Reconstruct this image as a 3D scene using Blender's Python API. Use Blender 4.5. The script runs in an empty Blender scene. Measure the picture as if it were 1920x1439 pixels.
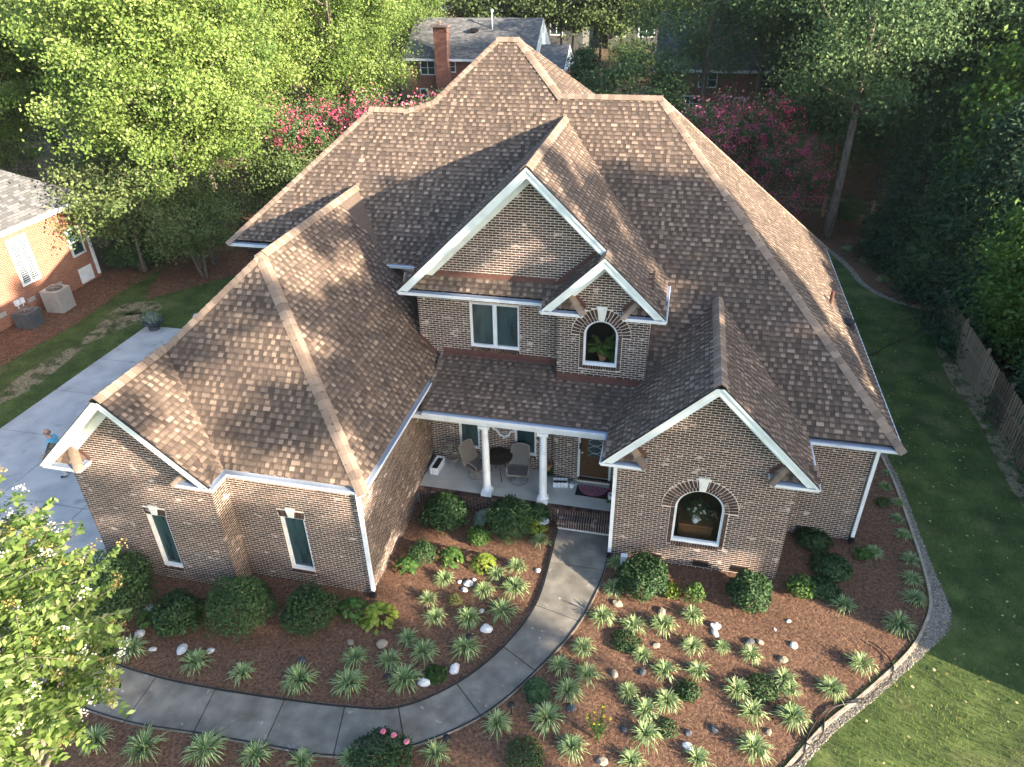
import bpy, bmesh, math, random
import numpy as np
from mathutils import Vector, Matrix, noise
from mathutils.geometry import tessellate_polygon
random.seed(7); np.random.seed(7)
sc = bpy.context.scene
COL = sc.collection
R = math.radians
# ------------------------------------------------------------------ camera, sky, sun, exposure
CAMPOS = Vector((0, 0, 14.203))
def make_camera():
    pi, ro, ya = R(31.599), R(-1.110), R(-13.425)
    fw = Vector((math.sin(ya)*math.cos(pi), math.cos(ya)*math.cos(pi), -math.sin(pi)))
    r = Vector((math.cos(ya), -math.sin(ya), 0)); u = r.cross(fw)
    r2 = r*math.cos(ro) + u*math.sin(ro); u2 = -r*math.sin(ro) + u*math.cos(ro)
    cd = bpy.data.cameras.new('camera'); co = bpy.data.objects.new('camera', cd); COL.objects.link(co)
    m = Matrix((r2, u2, -fw)).transposed().to_4x4(); m.translation = CAMPOS
    co.matrix_world = m
    cd.sensor_width = 36; cd.lens = 1355.26/1920*36; cd.clip_start = .1; cd.clip_end = 1500
    sc.camera = co
make_camera()
SUN_EL, SUN_AZ = 19.0, -21.5            # azimuth measured from +X towards +Y
sd = Vector((math.cos(R(SUN_EL))*math.cos(R(SUN_AZ)), math.cos(R(SUN_EL))*math.sin(R(SUN_AZ)), math.sin(R(SUN_EL))))
w = bpy.data.worlds.new('World'); sc.world = w; w.use_nodes = True
nt = w.node_tree
sky = nt.nodes.new('ShaderNodeTexSky'); sky.sky_type = 'NISHITA'; sky.sun_disc = False
sky.sun_elevation = R(SUN_EL); sky.sun_rotation = math.atan2(sd.x, sd.y)
sky.air_density = 1.0; sky.dust_density = 1.6; sky.ozone_density = 1.0
nt.links.new(sky.outputs[0], nt.nodes['Background'].inputs[0])
nt.nodes['Background'].inputs[1].default_value = 0.115
ld = bpy.data.lights.new('sun', 'SUN'); ld.energy = 5.0; ld.angle = R(.53); ld.color = (1, .82, .62)
lo = bpy.data.objects.new('sun', ld); COL.objects.link(lo); lo.rotation_euler = sd.to_track_quat('Z', 'Y').to_euler()
sc.view_settings.view_transform = 'Standard'; sc.view_settings.look = 'None'
sc.view_settings.exposure = 2.5; sc.view_settings.gamma = 1; sc.view_settings.use_curve_mapping = False
sc.cycles.max_bounces = 6; sc.cycles.diffuse_bounces = 3; sc.cycles.glossy_bounces = 2
sc.cycles.transmission_bounces = 3; sc.cycles.transparent_max_bounces = 6; sc.cycles.volume_bounces = 0
sc.cycles.use_denoising = True
sc.cycles.caustics_reflective = False; sc.cycles.caustics_refractive = False

# ------------------------------------------------------------------ materials
MATS = {}
def ramp(ntree, cols, interp='LINEAR'):
    n = ntree.nodes.new('ShaderNodeValToRGB'); n.color_ramp.interpolation = interp
    el = n.color_ramp.elements
    while len(el) < len(cols): el.new(.5)
    for i, c in enumerate(cols):
        pos, rgb = c if isinstance(c[1], (tuple, list)) else (i/max(1, len(cols)-1), c)
        el[i].position = pos; el[i].color = (*rgb, 1)
    return n
def mat(name, cols, rough=.85, src='noise', scale=4, stretch=(1, 1, 1), detail=6, bump=0, bscale=None, speck=None, transl=0,
        metallic=0, spec=.3, objvar=0, second=None):
    """src: 'noise' object space noise, 'tone' the per-face tone attribute (with noise added), 'flat'."""
    m = bpy.data.materials.new(name); m.use_nodes = True; t = m.node_tree; L = t.links.new
    b = t.nodes['Principled BSDF']; b.inputs['Roughness'].default_value = rough
    b.inputs['Metallic'].default_value = metallic; b.inputs['Specular IOR Level'].default_value = spec
    tc = t.nodes.new('ShaderNodeTexCoord'); mp = t.nodes.new('ShaderNodeMapping'); mp.inputs['Scale'].default_value = stretch
    L(tc.outputs['Object'], mp.inputs[0])
    if src == 'flat':
        b.inputs['Base Color'].default_value = (*cols[0], 1); colout = None
    else:
        nz = t.nodes.new('ShaderNodeTexNoise'); nz.inputs['Scale'].default_value = scale; nz.inputs['Detail'].default_value = detail
        L(mp.outputs[0], nz.inputs['Vector'])
        rp = ramp(t, cols)
        if src == 'tone':
            at = t.nodes.new('ShaderNodeAttribute'); at.attribute_name = 'tone'
            ma = t.nodes.new('ShaderNodeMath'); ma.operation = 'MULTIPLY_ADD'; ma.inputs[1].default_value = .35
            L(nz.outputs[0], ma.inputs[0])
            sb = t.nodes.new('ShaderNodeMath'); sb.operation = 'SUBTRACT'; sb.inputs[1].default_value = .175
            L(at.outputs['Fac'], sb.inputs[0]); L(sb.outputs[0], ma.inputs[2]); L(ma.outputs[0], rp.inputs[0])
        else:
            mr = t.nodes.new('ShaderNodeMapRange'); mr.inputs[1].default_value = .3; mr.inputs[2].default_value = .7
            L(nz.outputs[0], mr.inputs[0]); L(mr.outputs[0], rp.inputs[0])
        colout = rp.outputs[0]
        if second:      # (colour, scale, threshold low, threshold high) blotches of another colour
            n2 = t.nodes.new('ShaderNodeTexNoise'); n2.inputs['Scale'].default_value = second[1]; n2.inputs['Detail'].default_value = 5
            L(mp.outputs[0], n2.inputs['Vector'])
            m2 = t.nodes.new('ShaderNodeMapRange'); m2.inputs[1].default_value = second[2]; m2.inputs[2].default_value = second[3]
            L(n2.outputs[0], m2.inputs[0])
            mx = t.nodes.new('ShaderNodeMix'); mx.data_type = 'RGBA'; mx.inputs[7].default_value = (*second[0], 1)
            L(m2.outputs[0], mx.inputs[0]); L(colout, mx.inputs[6]); colout = mx.outputs[2]
        if objvar:
            oi = t.nodes.new('ShaderNodeObjectInfo'); hs = t.nodes.new('ShaderNodeHueSaturation')
            m3 = t.nodes.new('ShaderNodeMapRange'); m3.inputs[3].default_value = 1-objvar; m3.inputs[4].default_value = 1+objvar
            L(oi.outputs['Random'], m3.inputs[0]); L(m3.outputs[0], hs.inputs['Value'])
            m4 = t.nodes.new('ShaderNodeMapRange'); m4.inputs[3].default_value = .5+objvar*.06; m4.inputs[4].default_value = .5-objvar*.06
            L(oi.outputs['Random'], m4.inputs[0]); L(m4.outputs[0], hs.inputs['Hue'])
            L(colout, hs.inputs['Color']); colout = hs.outputs[0]
        L(colout, b.inputs['Base Color'])
    if bump:
        nb = t.nodes.new('ShaderNodeTexNoise'); nb.inputs['Scale'].default_value = bscale or scale*4; nb.inputs['Detail'].default_value = 4
        L(mp.outputs[0], nb.inputs['Vector'])
        bp = t.nodes.new('ShaderNodeBump'); bp.inputs['Strength'].default_value = min(1, bump); bp.inputs['Distance'].default_value = .02
        L(nb.outputs[0], bp.inputs['Height']); L(bp.outputs[0], b.inputs['Normal'])
    if transl:
        tr = t.nodes.new('ShaderNodeBsdfTranslucent'); ms = t.nodes.new('ShaderNodeMixShader'); ms.inputs[0].default_value = transl
        if colout: L(colout, tr.inputs[0])
        else: tr.inputs[0].default_value = (*cols[0], 1)
        L(b.outputs[0], ms.inputs[1]); L(tr.outputs[0], ms.inputs[2]); L(ms.outputs[0], t.nodes['Material Output'].inputs[0])
    MATS[name] = m
    return m
def brick_tex(name, c1, c2, mortar, bw=.203, bh=.068):
    """small scale brickwork of far houses whose bricks cannot be told apart; uses wall-aligned uv"""
    m = bpy.data.materials.new(name); m.use_nodes = True; t = m.node_tree; L = t.links.new
    b = t.nodes['Principled BSDF']; b.inputs['Roughness'].default_value = .9
    uv = t.nodes.new('ShaderNodeUVMap'); br = t.nodes.new('ShaderNodeTexBrick')
    br.inputs['Scale'].default_value = 1; br.inputs['Brick Width'].default_value = bw; br.inputs['Row Height'].default_value = bh
    br.inputs['Mortar Size'].default_value = .008; br.inputs['Bias'].default_value = -.2
    br.inputs['Color1'].default_value = (*c1, 1); br.inputs['Color2'].default_value = (*c2, 1); br.inputs['Mortar'].default_value = (*mortar, 1)
    L(uv.outputs[0], br.inputs['Vector'])
    nz = t.nodes.new('ShaderNodeTexNoise'); nz.inputs['Scale'].default_value = 3; hs = t.nodes.new('ShaderNodeHueSaturation')
    mr = t.nodes.new('ShaderNodeMapRange'); mr.inputs[3].default_value = .75; mr.inputs[4].default_value = 1.25
    L(uv.outputs[0], nz.inputs[0]); L(nz.outputs[0], mr.inputs[0]); L(mr.outputs[0], hs.inputs['Value']); L(br.outputs[0], hs.inputs['Color'])
    L(hs.outputs[0], b.inputs['Base Color'])
    bp = t.nodes.new('ShaderNodeBump'); bp.inputs['Strength'].default_value = .5; bp.inputs['Distance'].default_value = -.01
    L(br.outputs['Fac'], bp.inputs['Height']); L(bp.outputs[0], b.inputs['Normal'])
    return m
def glass_mat(name, tint, alpha=.75):
    m = bpy.data.materials.new(name); m.use_nodes = True; t = m.node_tree; L = t.links.new
    b = t.nodes['Principled BSDF']; b.inputs['Base Color'].default_value = (*tint, 1); b.inputs['Roughness'].default_value = .04
    b.inputs['Specular IOR Level'].default_value = .8
    tr = t.nodes.new('ShaderNodeBsdfTransparent'); ms = t.nodes.new('ShaderNodeMixShader'); ms.inputs[0].default_value = alpha
    L(b.outputs[0], ms.inputs[1]); L(tr.outputs[0], ms.inputs[2]); L(ms.outputs[0], t.nodes['Material Output'].inputs[0])
    return m
def perf_mat():
    """perforated metal gutter guard"""
    m = bpy.data.materials.new('gutter_guard'); m.use_nodes = True; t = m.node_tree; L = t.links.new
    b = t.nodes['Principled BSDF']; b.inputs['Roughness'].default_value = .6
    tc = t.nodes.new('ShaderNodeTexCoord'); vo = t.nodes.new('ShaderNodeTexVoronoi'); vo.inputs['Scale'].default_value = 45
    vo.inputs['Randomness'].default_value = .15
    L(tc.outputs['Object'], vo.inputs['Vector'])
    rp = ramp(t, [(.25, (.05, .065, .10)), (.5, (.26, .32, .42))]); L(vo.outputs['Distance'], rp.inputs[0]); L(rp.outputs[0], b.inputs['Base Color'])
    return m
M_shingle = mat('asphalt_shingle', [(.054, .042, .035), (.094, .072, .059), (.145, .110, .088), (.225, .172, .134), (.34, .265, .20)], .92, 'tone', 9, bump=.5, bscale=160, spec=.2, second=((.05, .042, .038), .45, .42, 1.15))
M_cap = mat('ridge_cap_shingle', [(.14, .108, .086), (.20, .155, .122), (.27, .21, .165)], .92, 'tone', 9, bump=.5, bscale=120, spec=.2)
M_deck = mat('roof_deck', [(.03, .026, .024), (.045, .04, .036)], .95)
M_grey = brick_tex('grey_shingle', (.065, .07, .075), (.155, .16, .17), (.03, .032, .035), .33, .145)
M_brick = mat('brown_brick', [(.028, .021, .020), (.048, .031, .028), (.075, .045, .037), (.13, .072, .053)], .9, 'tone', 30, bump=.4, bscale=150,
              stretch=(.7, .7, 1.4), second=((.42, .365, .33), 4.5, .62, .70))
M_mortar = mat('mortar', [(.56, .49, .43), (.70, .63, .56)], .95, scale=12, bump=.4, bscale=90)
M_trim = mat('painted_trim', [(.55, .63, .64), (.63, .70, .71)], .45, scale=3, second=((.36, .40, .39), 2.5, .5, 1.0))
M_white = mat('white_aluminium', [(.60, .65, .71), (.70, .745, .79)], .35, scale=3, second=((.42, .44, .45), 2.5, .5, 1.0))
M_guard = perf_mat()
M_flash = mat('brown_flashing', [(.075, .035, .03), (.11, .052, .042)], .5, scale=5, spec=.4)
M_black = mat('black_plastic', [(.012, .012, .013)], .5, 'flat')
M_pane = glass_mat('window_glass', (.01, .02, .02), .82)
M_screen = mat('screened_glass', [(.020, .045, .050), (.036, .070, .076)], .16, scale=1.2, stretch=(3, 3, .5), spec=.9, second=((.012, .026, .03), 1.6, .5, .7))
M_key = mat('keystone_concrete', [(.55, .57, .54), (.66, .67, .64)], .8, scale=12, bump=.2)
M_porch = mat('porch_concrete', [(.34, .35, .33), (.43, .44, .41)], .7, scale=2.5, bump=.1)
M_walk = mat('walk_concrete', [(.095, .090, .078), (.14, .134, .118), (.20, .19, .165)], .9, scale=2.2, detail=10, bump=.5, bscale=60, second=((.34, .345, .33), 5, .66, .78))
M_drive = mat('driveway_concrete', [(.27, .285, .29), (.36, .37, .37), (.43, .44, .43)], .85, scale=1.1, detail=9, bump=.3, bscale=40, second=((.2, .2, .19), 1.3, .62, .8))
M_joint = mat('joint_dirt', [(.03, .027, .022), (.055, .045, .036)], .95)
M_door = mat('stained_wood_door', [(.055, .026, .012), (.11, .055, .025)], .4, scale=6, stretch=(6, 6, 1), spec=.5)
M_interior = mat('interior_wall', [(.05, .045, .04)], .9, 'flat')
M_floorwood = mat('interior_wood', [(.10, .05, .02), (.16, .08, .03)], .5, scale=5, stretch=(8, 1, 1))
M_straw = mat('pine_straw', [(.045, .027, .019), (.11, .063, .04), (.20, .12, .075)], .95, scale=14, detail=12, bump=1, bscale=50)
M_needle = mat('pine_needle', [(.065, .033, .02), (.16, .082, .05), (.30, .17, .105)], .8, 'tone', 3)
def lawn_mat():
    m = mat('lawn', [(.030, .047, .014), (.055, .086, .022), (.10, .135, .038)], .95, scale=1.3, detail=14, bump=1, bscale=70, second=((.15, .14, .065), .55, .56, .74))
    return m
M_lawn = lawn_mat()
M_blade = mat('grass_blade', [(.036, .065, .014), (.075, .125, .026), (.155, .21, .05), (.25, .24, .09)], .8, 'tone', 2, transl=.3)
M_dirt = mat('worn_turf', [(.16, .125, .08), (.28, .22, .15), (.08, .10, .04)], .95, scale=5, detail=10, bump=.8, bscale=50)
def patchy_edges(m, sc_=1.6, lo=.44, hi=.56):
    t = m.node_tree; L = t.links.new; out = t.nodes['Material Output']; src = out.inputs[0].links[0].from_socket
    tc = t.nodes.new('ShaderNodeTexCoord'); nz = t.nodes.new('ShaderNodeTexNoise'); nz.inputs['Scale'].default_value = sc_; nz.inputs['Detail'].default_value = 12
    mr = t.nodes.new('ShaderNodeMapRange'); mr.inputs[1].default_value = lo; mr.inputs[2].default_value = hi; L(tc.outputs['Object'], nz.inputs[0]); L(nz.outputs[0], mr.inputs[0])
    tr = t.nodes.new('ShaderNodeBsdfTransparent'); ms = t.nodes.new('ShaderNodeMixShader'); L(mr.outputs[0], ms.inputs[0]); L(tr.outputs[0], ms.inputs[1]); L(src, ms.inputs[2]); L(ms.outputs[0], out.inputs[0])
patchy_edges(M_dirt, 1.3, .40, .52)
M_wood_floor = mat('woodland_floor', [(.045, .03, .02), (.10, .06, .038), (.05, .06, .025)], .95, scale=2, detail=10, bump=1, bscale=20)
M_gravel = mat('gravel', [(.10, .088, .07), (.20, .18, .15), (.36, .33, .28)], .9, 'tone', 8)
M_rock = mat('pale_quartz', [(.42, .43, .44), (.62, .63, .64)], .7, scale=6, bump=.8, bscale=18, objvar=.15)
M_tanrock = mat('tan_fieldstone', [(.20, .17, .13), (.33, .29, .23)], .85, scale=6, bump=.8, bscale=18, objvar=.2)
M_slate = mat('dark_slate', [(.035, .04, .05), (.07, .08, .095)], .7, scale=6, bump=.6, bscale=18)
M_bark = mat('tree_bark', [(.06, .05, .04), (.13, .11, .09), (.20, .175, .145)], .95, scale=7, stretch=(2, 2, .4), bump=1, bscale=12)
def leaf(name, cols, tr=.35, var=.18): return mat(name, cols, .65, 'tone', .35, transl=tr, objvar=var, spec=.25)
L_maple = leaf('maple_leaf', [(.05, .105, .022), (.11, .185, .04), (.19, .27, .075), (.31, .38, .17)], .42)
L_dark = leaf('dark_leaf', [(.024, .055, .024), (.045, .095, .038), (.078, .135, .052), (.13, .185, .075)], .3)
L_bluish = leaf('cypress_spray', [(.012, .036, .02), (.022, .058, .03), (.04, .085, .036), (.075, .12, .04)], .2)
L_pale = leaf('elm_leaf', [(.04, .075, .022), (.075, .12, .04), (.12, .165, .06), (.16, .20, .09)])
L_bright = leaf('lime_leaf', [(.03, .08, .015), (.06, .13, .022), (.11, .19, .035), (.18, .25, .05)])
L_shrub = leaf('evergreen_leaf', [(.011, .030, .012), (.02, .05, .018), (.035, .078, .026), (.06, .11, .04)], .15, .12)
L_box = leaf('boxwood_leaf', [(.022, .06, .014), (.042, .098, .022), (.07, .14, .032), (.11, .18, .05)], .25, .1)
L_yel = leaf('yellow_green_leaf', [(.06, .11, .015), (.12, .18, .025), (.20, .26, .04), (.28, .33, .08)], .3, .08)
L_pink = mat('pink_blossom', [(.34, .04, .11), (.55, .10, .20), (.70, .30, .36)], .7, 'tone', 2, transl=.3)
L_wblossom = mat('white_blossom', [(.5, .5, .45), (.75, .74, .70)], .7, 'tone', 2, transl=.3)
L_seed = mat('seed_cluster', [(.16, .12, .04), (.28, .22, .08)], .8, 'tone', 2, transl=.2)
L_var = mat('striped_blade', [(.05, .11, .03), (.10, .19, .06), (.22, .31, .13), (.46, .52, .30)], .6, 'tone', 4, transl=.25, objvar=.1)
L_silver = leaf('silver_blade', [(.10, .15, .11), (.18, .24, .18), (.3, .36, .28)], .2, .1)
L_moss = leaf('moss_tuft', [(.05, .055, .02), (.085, .095, .03), (.13, .13, .05)], .1, .1)
M_yflower = mat('yellow_flower', [(.75, .55, .03)], .6, 'flat'); M_rflower = mat('red_flower', [(.5, .02, .02)], .6, 'flat')
M_fence = mat('weathered_picket', [(.10, .078, .055), (.20, .162, .115), (.31, .26, .19)], .9, 'tone', 7, stretch=(3, 3, .5), bump=.5)
M_terra = mat('terracotta', [(.32, .14, .08), (.4, .2, .12)], .8)
M_taupe = mat('taupe_frame', [(.20, .18, .16), (.26, .235, .21)], .5)
M_sling = mat('sling_fabric', [(.11, .105, .10), (.15, .14, .132)], .8, scale=40)
M_iron = mat('dark_cast_iron', [(.022, .017, .015), (.04, .03, .026)], .5, scale=20)
M_acgrey = mat('ac_beige', [(.27, .265, .25), (.33, .325, .31)], .6); M_acdark = mat('ac_dark', [(.06, .07, .08), (.09, .10, .11)], .55)
M_fan = mat('fan_grille', [(.03, .03, .03), (.07, .07, .065)], .6, scale=20)
M_redbrick = brick_tex('red_brick', (.17, .045, .022), (.25, .075, .038), (.36, .27, .21))
M_farbrick = brick_tex('far_red_brick', (.16, .055, .04), (.22, .085, .06), (.28, .2, .17))
M_siding = mat('dark_siding', [(.05, .055, .055), (.08, .085, .085)], .8, scale=8, stretch=(.2, .2, 8))
M_skin = mat('skin', [(.42, .22, .15)], .6, 'flat'); M_hair = mat('grey_hair', [(.16, .13, .11)], .8, 'flat')
M_shirt = mat('blue_shirt', [(.10, .34, .48), (.14, .40, .55)], .8, scale=9); M_pants = mat('light_trousers', [(.36, .37, .38), (.45, .46, .47)], .8, scale=9)
def mat_pattern():
    m = bpy.data.materials.new('mandala_print'); m.use_nodes = True; t = m.node_tree; L = t.links.new
    b = t.nodes['Principled BSDF']; b.inputs['Roughness'].default_value = .9
    tc = t.nodes.new('ShaderNodeTexCoord'); vo = t.nodes.new('ShaderNodeTexVoronoi'); vo.inputs['Scale'].default_value = 26
    wv = t.nodes.new('ShaderNodeTexWave'); wv.wave_type = 'RINGS'; wv.rings_direction = 'SPHERICAL'; wv.inputs['Scale'].default_value = 3.2; wv.inputs['Distortion'].default_value = 1.5
    L(tc.outputs['Object'], vo.inputs['Vector']); L(tc.outputs['Object'], wv.inputs['Vector'])
    r1 = ramp(t, [(.30, (.02, .02, .06)), (.5, (.36, .36, .42)), (.62, (.10, .05, .12)), (.8, (.30, .06, .09))]); mx = t.nodes.new('ShaderNodeMath'); mx.operation = 'MULTIPLY_ADD'
    mx.inputs[1].default_value = .6; L(vo.outputs['Distance'], mx.inputs[0]); L(wv.outputs['Fac'], mx.inputs[2]); L(mx.outputs[0], r1.inputs[0]); L(r1.outputs[0], b.inputs['Base Color'])
    return m
M_mandala = mat_pattern()

# ------------------------------------------------------------------ mesh helpers
def V3(p): return Vector(p)
class MB:
    def __init__(s): s.v = []; s.f = []; s.t = []; s.m = []
    def poly(s, pts, tone=.5, mi=0):
        n = len(s.v); s.v += [tuple(p) for p in pts]; s.f.append(tuple(range(n, n+len(pts)))); s.t.append(tone); s.m.append(mi)
    def box(s, x0, x1, y0, y1, z0, z1, tone=.5, mi=0):
        s.obox((x0, y0, z0), (x1-x0, 0, 0), (0, y1-y0, 0), (0, 0, z1-z0), tone, mi)
    def obox(s, o, a, b, c, tone=.5, mi=0):
        o, a, b, c = map(V3, (o, a, b, c)); n = len(s.v)
        for k in range(8): s.v.append(tuple(o + (a if k & 1 else a*0) + (b if k & 2 else b*0) + (c if k & 4 else c*0)))
        for q in ((0, 2, 3, 1), (4, 5, 7, 6), (0, 1, 5, 4), (2, 6, 7, 3), (0, 4, 6, 2), (1, 3, 7, 5)):
            s.f.append(tuple(n+i for i in q)); s.t.append(tone); s.m.append(mi)
    def prism(s, pts, off, tone=.5, mi=0):
        off = V3(off); n = len(pts); a = [V3(p) for p in pts]; b = [p+off for p in a]
        s.poly(a[::-1], tone, mi); s.poly(b, tone, mi)
        for i in range(n): s.poly([a[i], a[(i+1) % n], b[(i+1) % n], b[i]], tone, mi)
    def tube(s, path, rad, n=8, tone=.5, mi=0, close=True):
        path = [V3(p) for p in path]
        if not isinstance(rad, (list, tuple)): rad = [rad]*len(path)
        base = len(s.v); up = None
        for i, p in enumerate(path):
            d = (path[min(i+1, len(path)-1)] - path[max(i-1, 0)])
            d = d.normalized() if d.length > 1e-9 else Vector((0, 0, 1))
            if up is None: up = Vector((0, 0, 1)) if abs(d.z) < .9 else Vector((1, 0, 0))
            a = d.cross(up).normalized(); b = a.cross(d).normalized(); up = b
            for k in range(n):
                t = 2*math.pi*k/n; s.v.append(tuple(p + (a*math.cos(t)+b*math.sin(t))*rad[i]))
        for i in range(len(path)-1):
            for k in range(n):
                s.f.append((base+i*n+k, base+i*n+(k+1) % n, base+(i+1)*n+(k+1) % n, base+(i+1)*n+k)); s.t.append(tone); s.m.append(mi)
        if close:
            s.f.append(tuple(base+k for k in range(n))[::-1]); s.t.append(tone); s.m.append(mi)
            e = base+(len(path)-1)*n; s.f.append(tuple(e+k for k in range(n))); s.t.append(tone); s.m.append(mi)
    def lathe(s, c, prof, n=16, tone=.5, mi=0):
        """prof: list of (radius, z) from the bottom up, around the vertical through c"""
        b = len(s.v)
        for r, z in prof:
            for k in range(n): t = 2*math.pi*k/n; s.v.append((c[0]+r*math.cos(t), c[1]+r*math.sin(t), c[2]+z))
        for i in range(len(prof)-1):
            for k in range(n):
                s.f.append((b+i*n+k, b+i*n+(k+1) % n, b+(i+1)*n+(k+1) % n, b+(i+1)*n+k)); s.t.append(tone); s.m.append(mi)
        s.f.append(tuple(b+k for k in range(n))[::-1]); s.t.append(tone); s.m.append(mi)
        e = b+(len(prof)-1)*n; s.f.append(tuple(e+k for k in range(n))); s.t.append(tone); s.m.append(mi)
    def build(s, name, mats, parent=None, smooth=False):
        me = bpy.data.meshes.new(name); me.from_pydata(s.v, [], s.f)
        if not isinstance(mats, (list, tuple)): mats = [mats]
        for m in mats: me.materials.append(m)
        at = me.attributes.new('tone', 'FLOAT', 'FACE'); at.data.foreach_set('value', s.t)
        me.polygons.foreach_set('material_index', s.m)
        if smooth: me.polygons.foreach_set('use_smooth', [True]*len(s.f))
        me.update(); o = bpy.data.objects.new(name, me); COL.objects.link(o)
        if parent: o.parent = parent
        return o
def P(o, label=None, cat=None, group=None, kind=None):
    if label: o['label'] = label
    if cat: o['category'] = cat; o['kind'] = 'thing'
    if group: o['group'] = group
    if kind: o['kind'] = kind
    return o
def thing(name, label, cat, loc=(0, 0, 0), rz=0, group=None):
    o = bpy.data.objects.new(name, None); COL.objects.link(o); o.location = loc; o.rotation_euler = (0, 0, rz)
    return P(o, label, cat, group)
def copy_tree(root, loc, rz=0, scale=1, label=None, group=None, cat=None):
    c = root.copy(); COL.objects.link(c); c.location = loc; c.rotation_euler = (0, 0, rz)
    c.scale = (scale,)*3 if not isinstance(scale, tuple) else scale
    if label: c['label'] = label
    if group: c['group'] = group
    for ch in root.children:
        d = ch.copy(); COL.objects.link(d); d.parent = c
    return c
def uvbox(o, s=1.0):
    """wall-aligned uv in metres"""
    me = o.data; uv = me.uv_layers.new(name='UVMap')
    for p in me.polygons:
        n = p.normal
        for li in p.loop_indices:
            c = me.vertices[me.loops[li].vertex_index].co
            if abs(n.z) > .8: uv.data[li].uv = (c.x*s, c.y*s)
            elif abs(n.x) > abs(n.y): uv.data[li].uv = (c.y*s, c.z*s)
            else: uv.data[li].uv = (c.x*s, c.z*s)
def clip(poly, conv):
    """clip 2-D poly by convex counter-clockwise conv"""
    out = poly
    n = len(conv)
    for i in range(n):
        ax, ay = conv[i]; bx, by = conv[(i+1) % n]; ex, ey = bx-ax, by-ay
        inp = out; out = []
        if not inp: return []
        ds = [ex*(q[1]-ay)-ey*(q[0]-ax) for q in inp]
        if min(ds) >= 0: out = inp; continue
        if max(ds) <= 0: return []
        for j in range(len(inp)):
            p, q = inp[j], inp[(j+1) % len(inp)]; dp, dq = ds[j], ds[(j+1) % len(inp)]
            if dp >= 0: out.append(p)
            if (dp > 0) != (dq > 0) and dp != dq:
                t = dp/(dp-dq); out.append((p[0]+t*(q[0]-p[0]), p[1]+t*(q[1]-p[1])))
    return out
def ccw(p):
    a = sum(p[i][0]*p[(i+1) % len(p)][1]-p[(i+1) % len(p)][0]*p[i][1] for i in range(len(p)))
    return p if a > 0 else p[::-1]
def emit_split(pieces, single, stuff, mats, parent, limit=300):
    """pieces: (centre, verts, faces, tones): the nearest `limit` become objects, the rest one stuff mesh"""
    pieces.sort(key=lambda q: (q[0]-CAMPOS).length)
    for c, v, f, t in pieces[:limit]:
        mb = MB(); mb.v = v; mb.f = f; mb.t = t; mb.m = [0]*len(f); mb.build(single, mats, parent)
    mb = MB()
    for c, v, f, t in pieces[limit:]:
        n = len(mb.v); mb.v += v; mb.f += [tuple(i+n for i in q) for q in f]; mb.t += t
    mb.m = [0]*len(mb.f)
    return P(mb.build(stuff, mats, parent), kind='stuff')
# numpy leaf card meshes: every leaf a small folded diamond
def leafmesh(name, C, S, Nrm, tone, mats, parent=None, mi=None, aspect=.55, U=None):
    C = np.asarray(C, float); n = len(C); S = np.broadcast_to(np.asarray(S, float), (n,))[:, None]
    Nrm = Nrm/np.linalg.norm(Nrm, axis=1, keepdims=True)
    if U is None: U = np.random.normal(size=(n, 3))
    U = U - Nrm*(U*Nrm).sum(1, keepdims=True); U /= np.linalg.norm(U, axis=1, keepdims=True)+1e-9
    Wv = np.cross(Nrm, U)
    a = C-U*S*.5; b = C+Wv*S*aspect*.5+U*S*.05+Nrm*S*.08; c = C+U*S*.5; d = C-Wv*S*aspect*.5+U*S*.05+Nrm*S*.08
    v = np.stack([a, b, c, d], 1).reshape(-1, 3)
    me = bpy.data.meshes.new(name); me.vertices.add(n*4); me.vertices.foreach_set('co', v.ravel())
    me.loops.add(n*4); me.loops.foreach_set('vertex_index', np.arange(n*4)); me.polygons.add(n)
    me.polygons.foreach_set('loop_start', np.arange(n)*4); me.polygons.foreach_set('loop_total', np.full(n, 4))
    if not isinstance(mats, (list, tuple)): mats = [mats]
    for m in mats: me.materials.append(m)
    if mi is not None: me.polygons.foreach_set('material_index', np.asarray(mi, int))
    at = me.attributes.new('tone', 'FLOAT', 'FACE'); at.data.foreach_set('value', np.broadcast_to(tone, (n,)).astype(float))
    me.update(calc_edges=True); o = bpy.data.objects.new(name, me); COL.objects.link(o)
    if parent: o.parent = parent
    return o

# ------------------------------------------------------------------ the brick house
HLOC = Vector((-4, 20, 0))
house = thing('brick_house', 'large brown brick house with steep hipped and gabled tan shingle roofs and a front porch', 'house', HLOC)
def hb(mb, name, mats, parent=None, **k):
    o = mb.build(name, mats, parent or house, **k)
    if parent is None: o.location = -HLOC
    return o
ZE, ZG, Z2, ZL = 3.4, 3.741, 6.075, 6.27
SP = .917
def zP(y): return ZE + SP*(y-15.828)
def zQ(y): return ZE + .319*(y-15.123)
def plane3(p0, p1, p2):
    n = (V3(p1)-V3(p0)).cross(V3(p2)-V3(p0)).normalized()
    return n if n.z > 0 else -n
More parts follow.
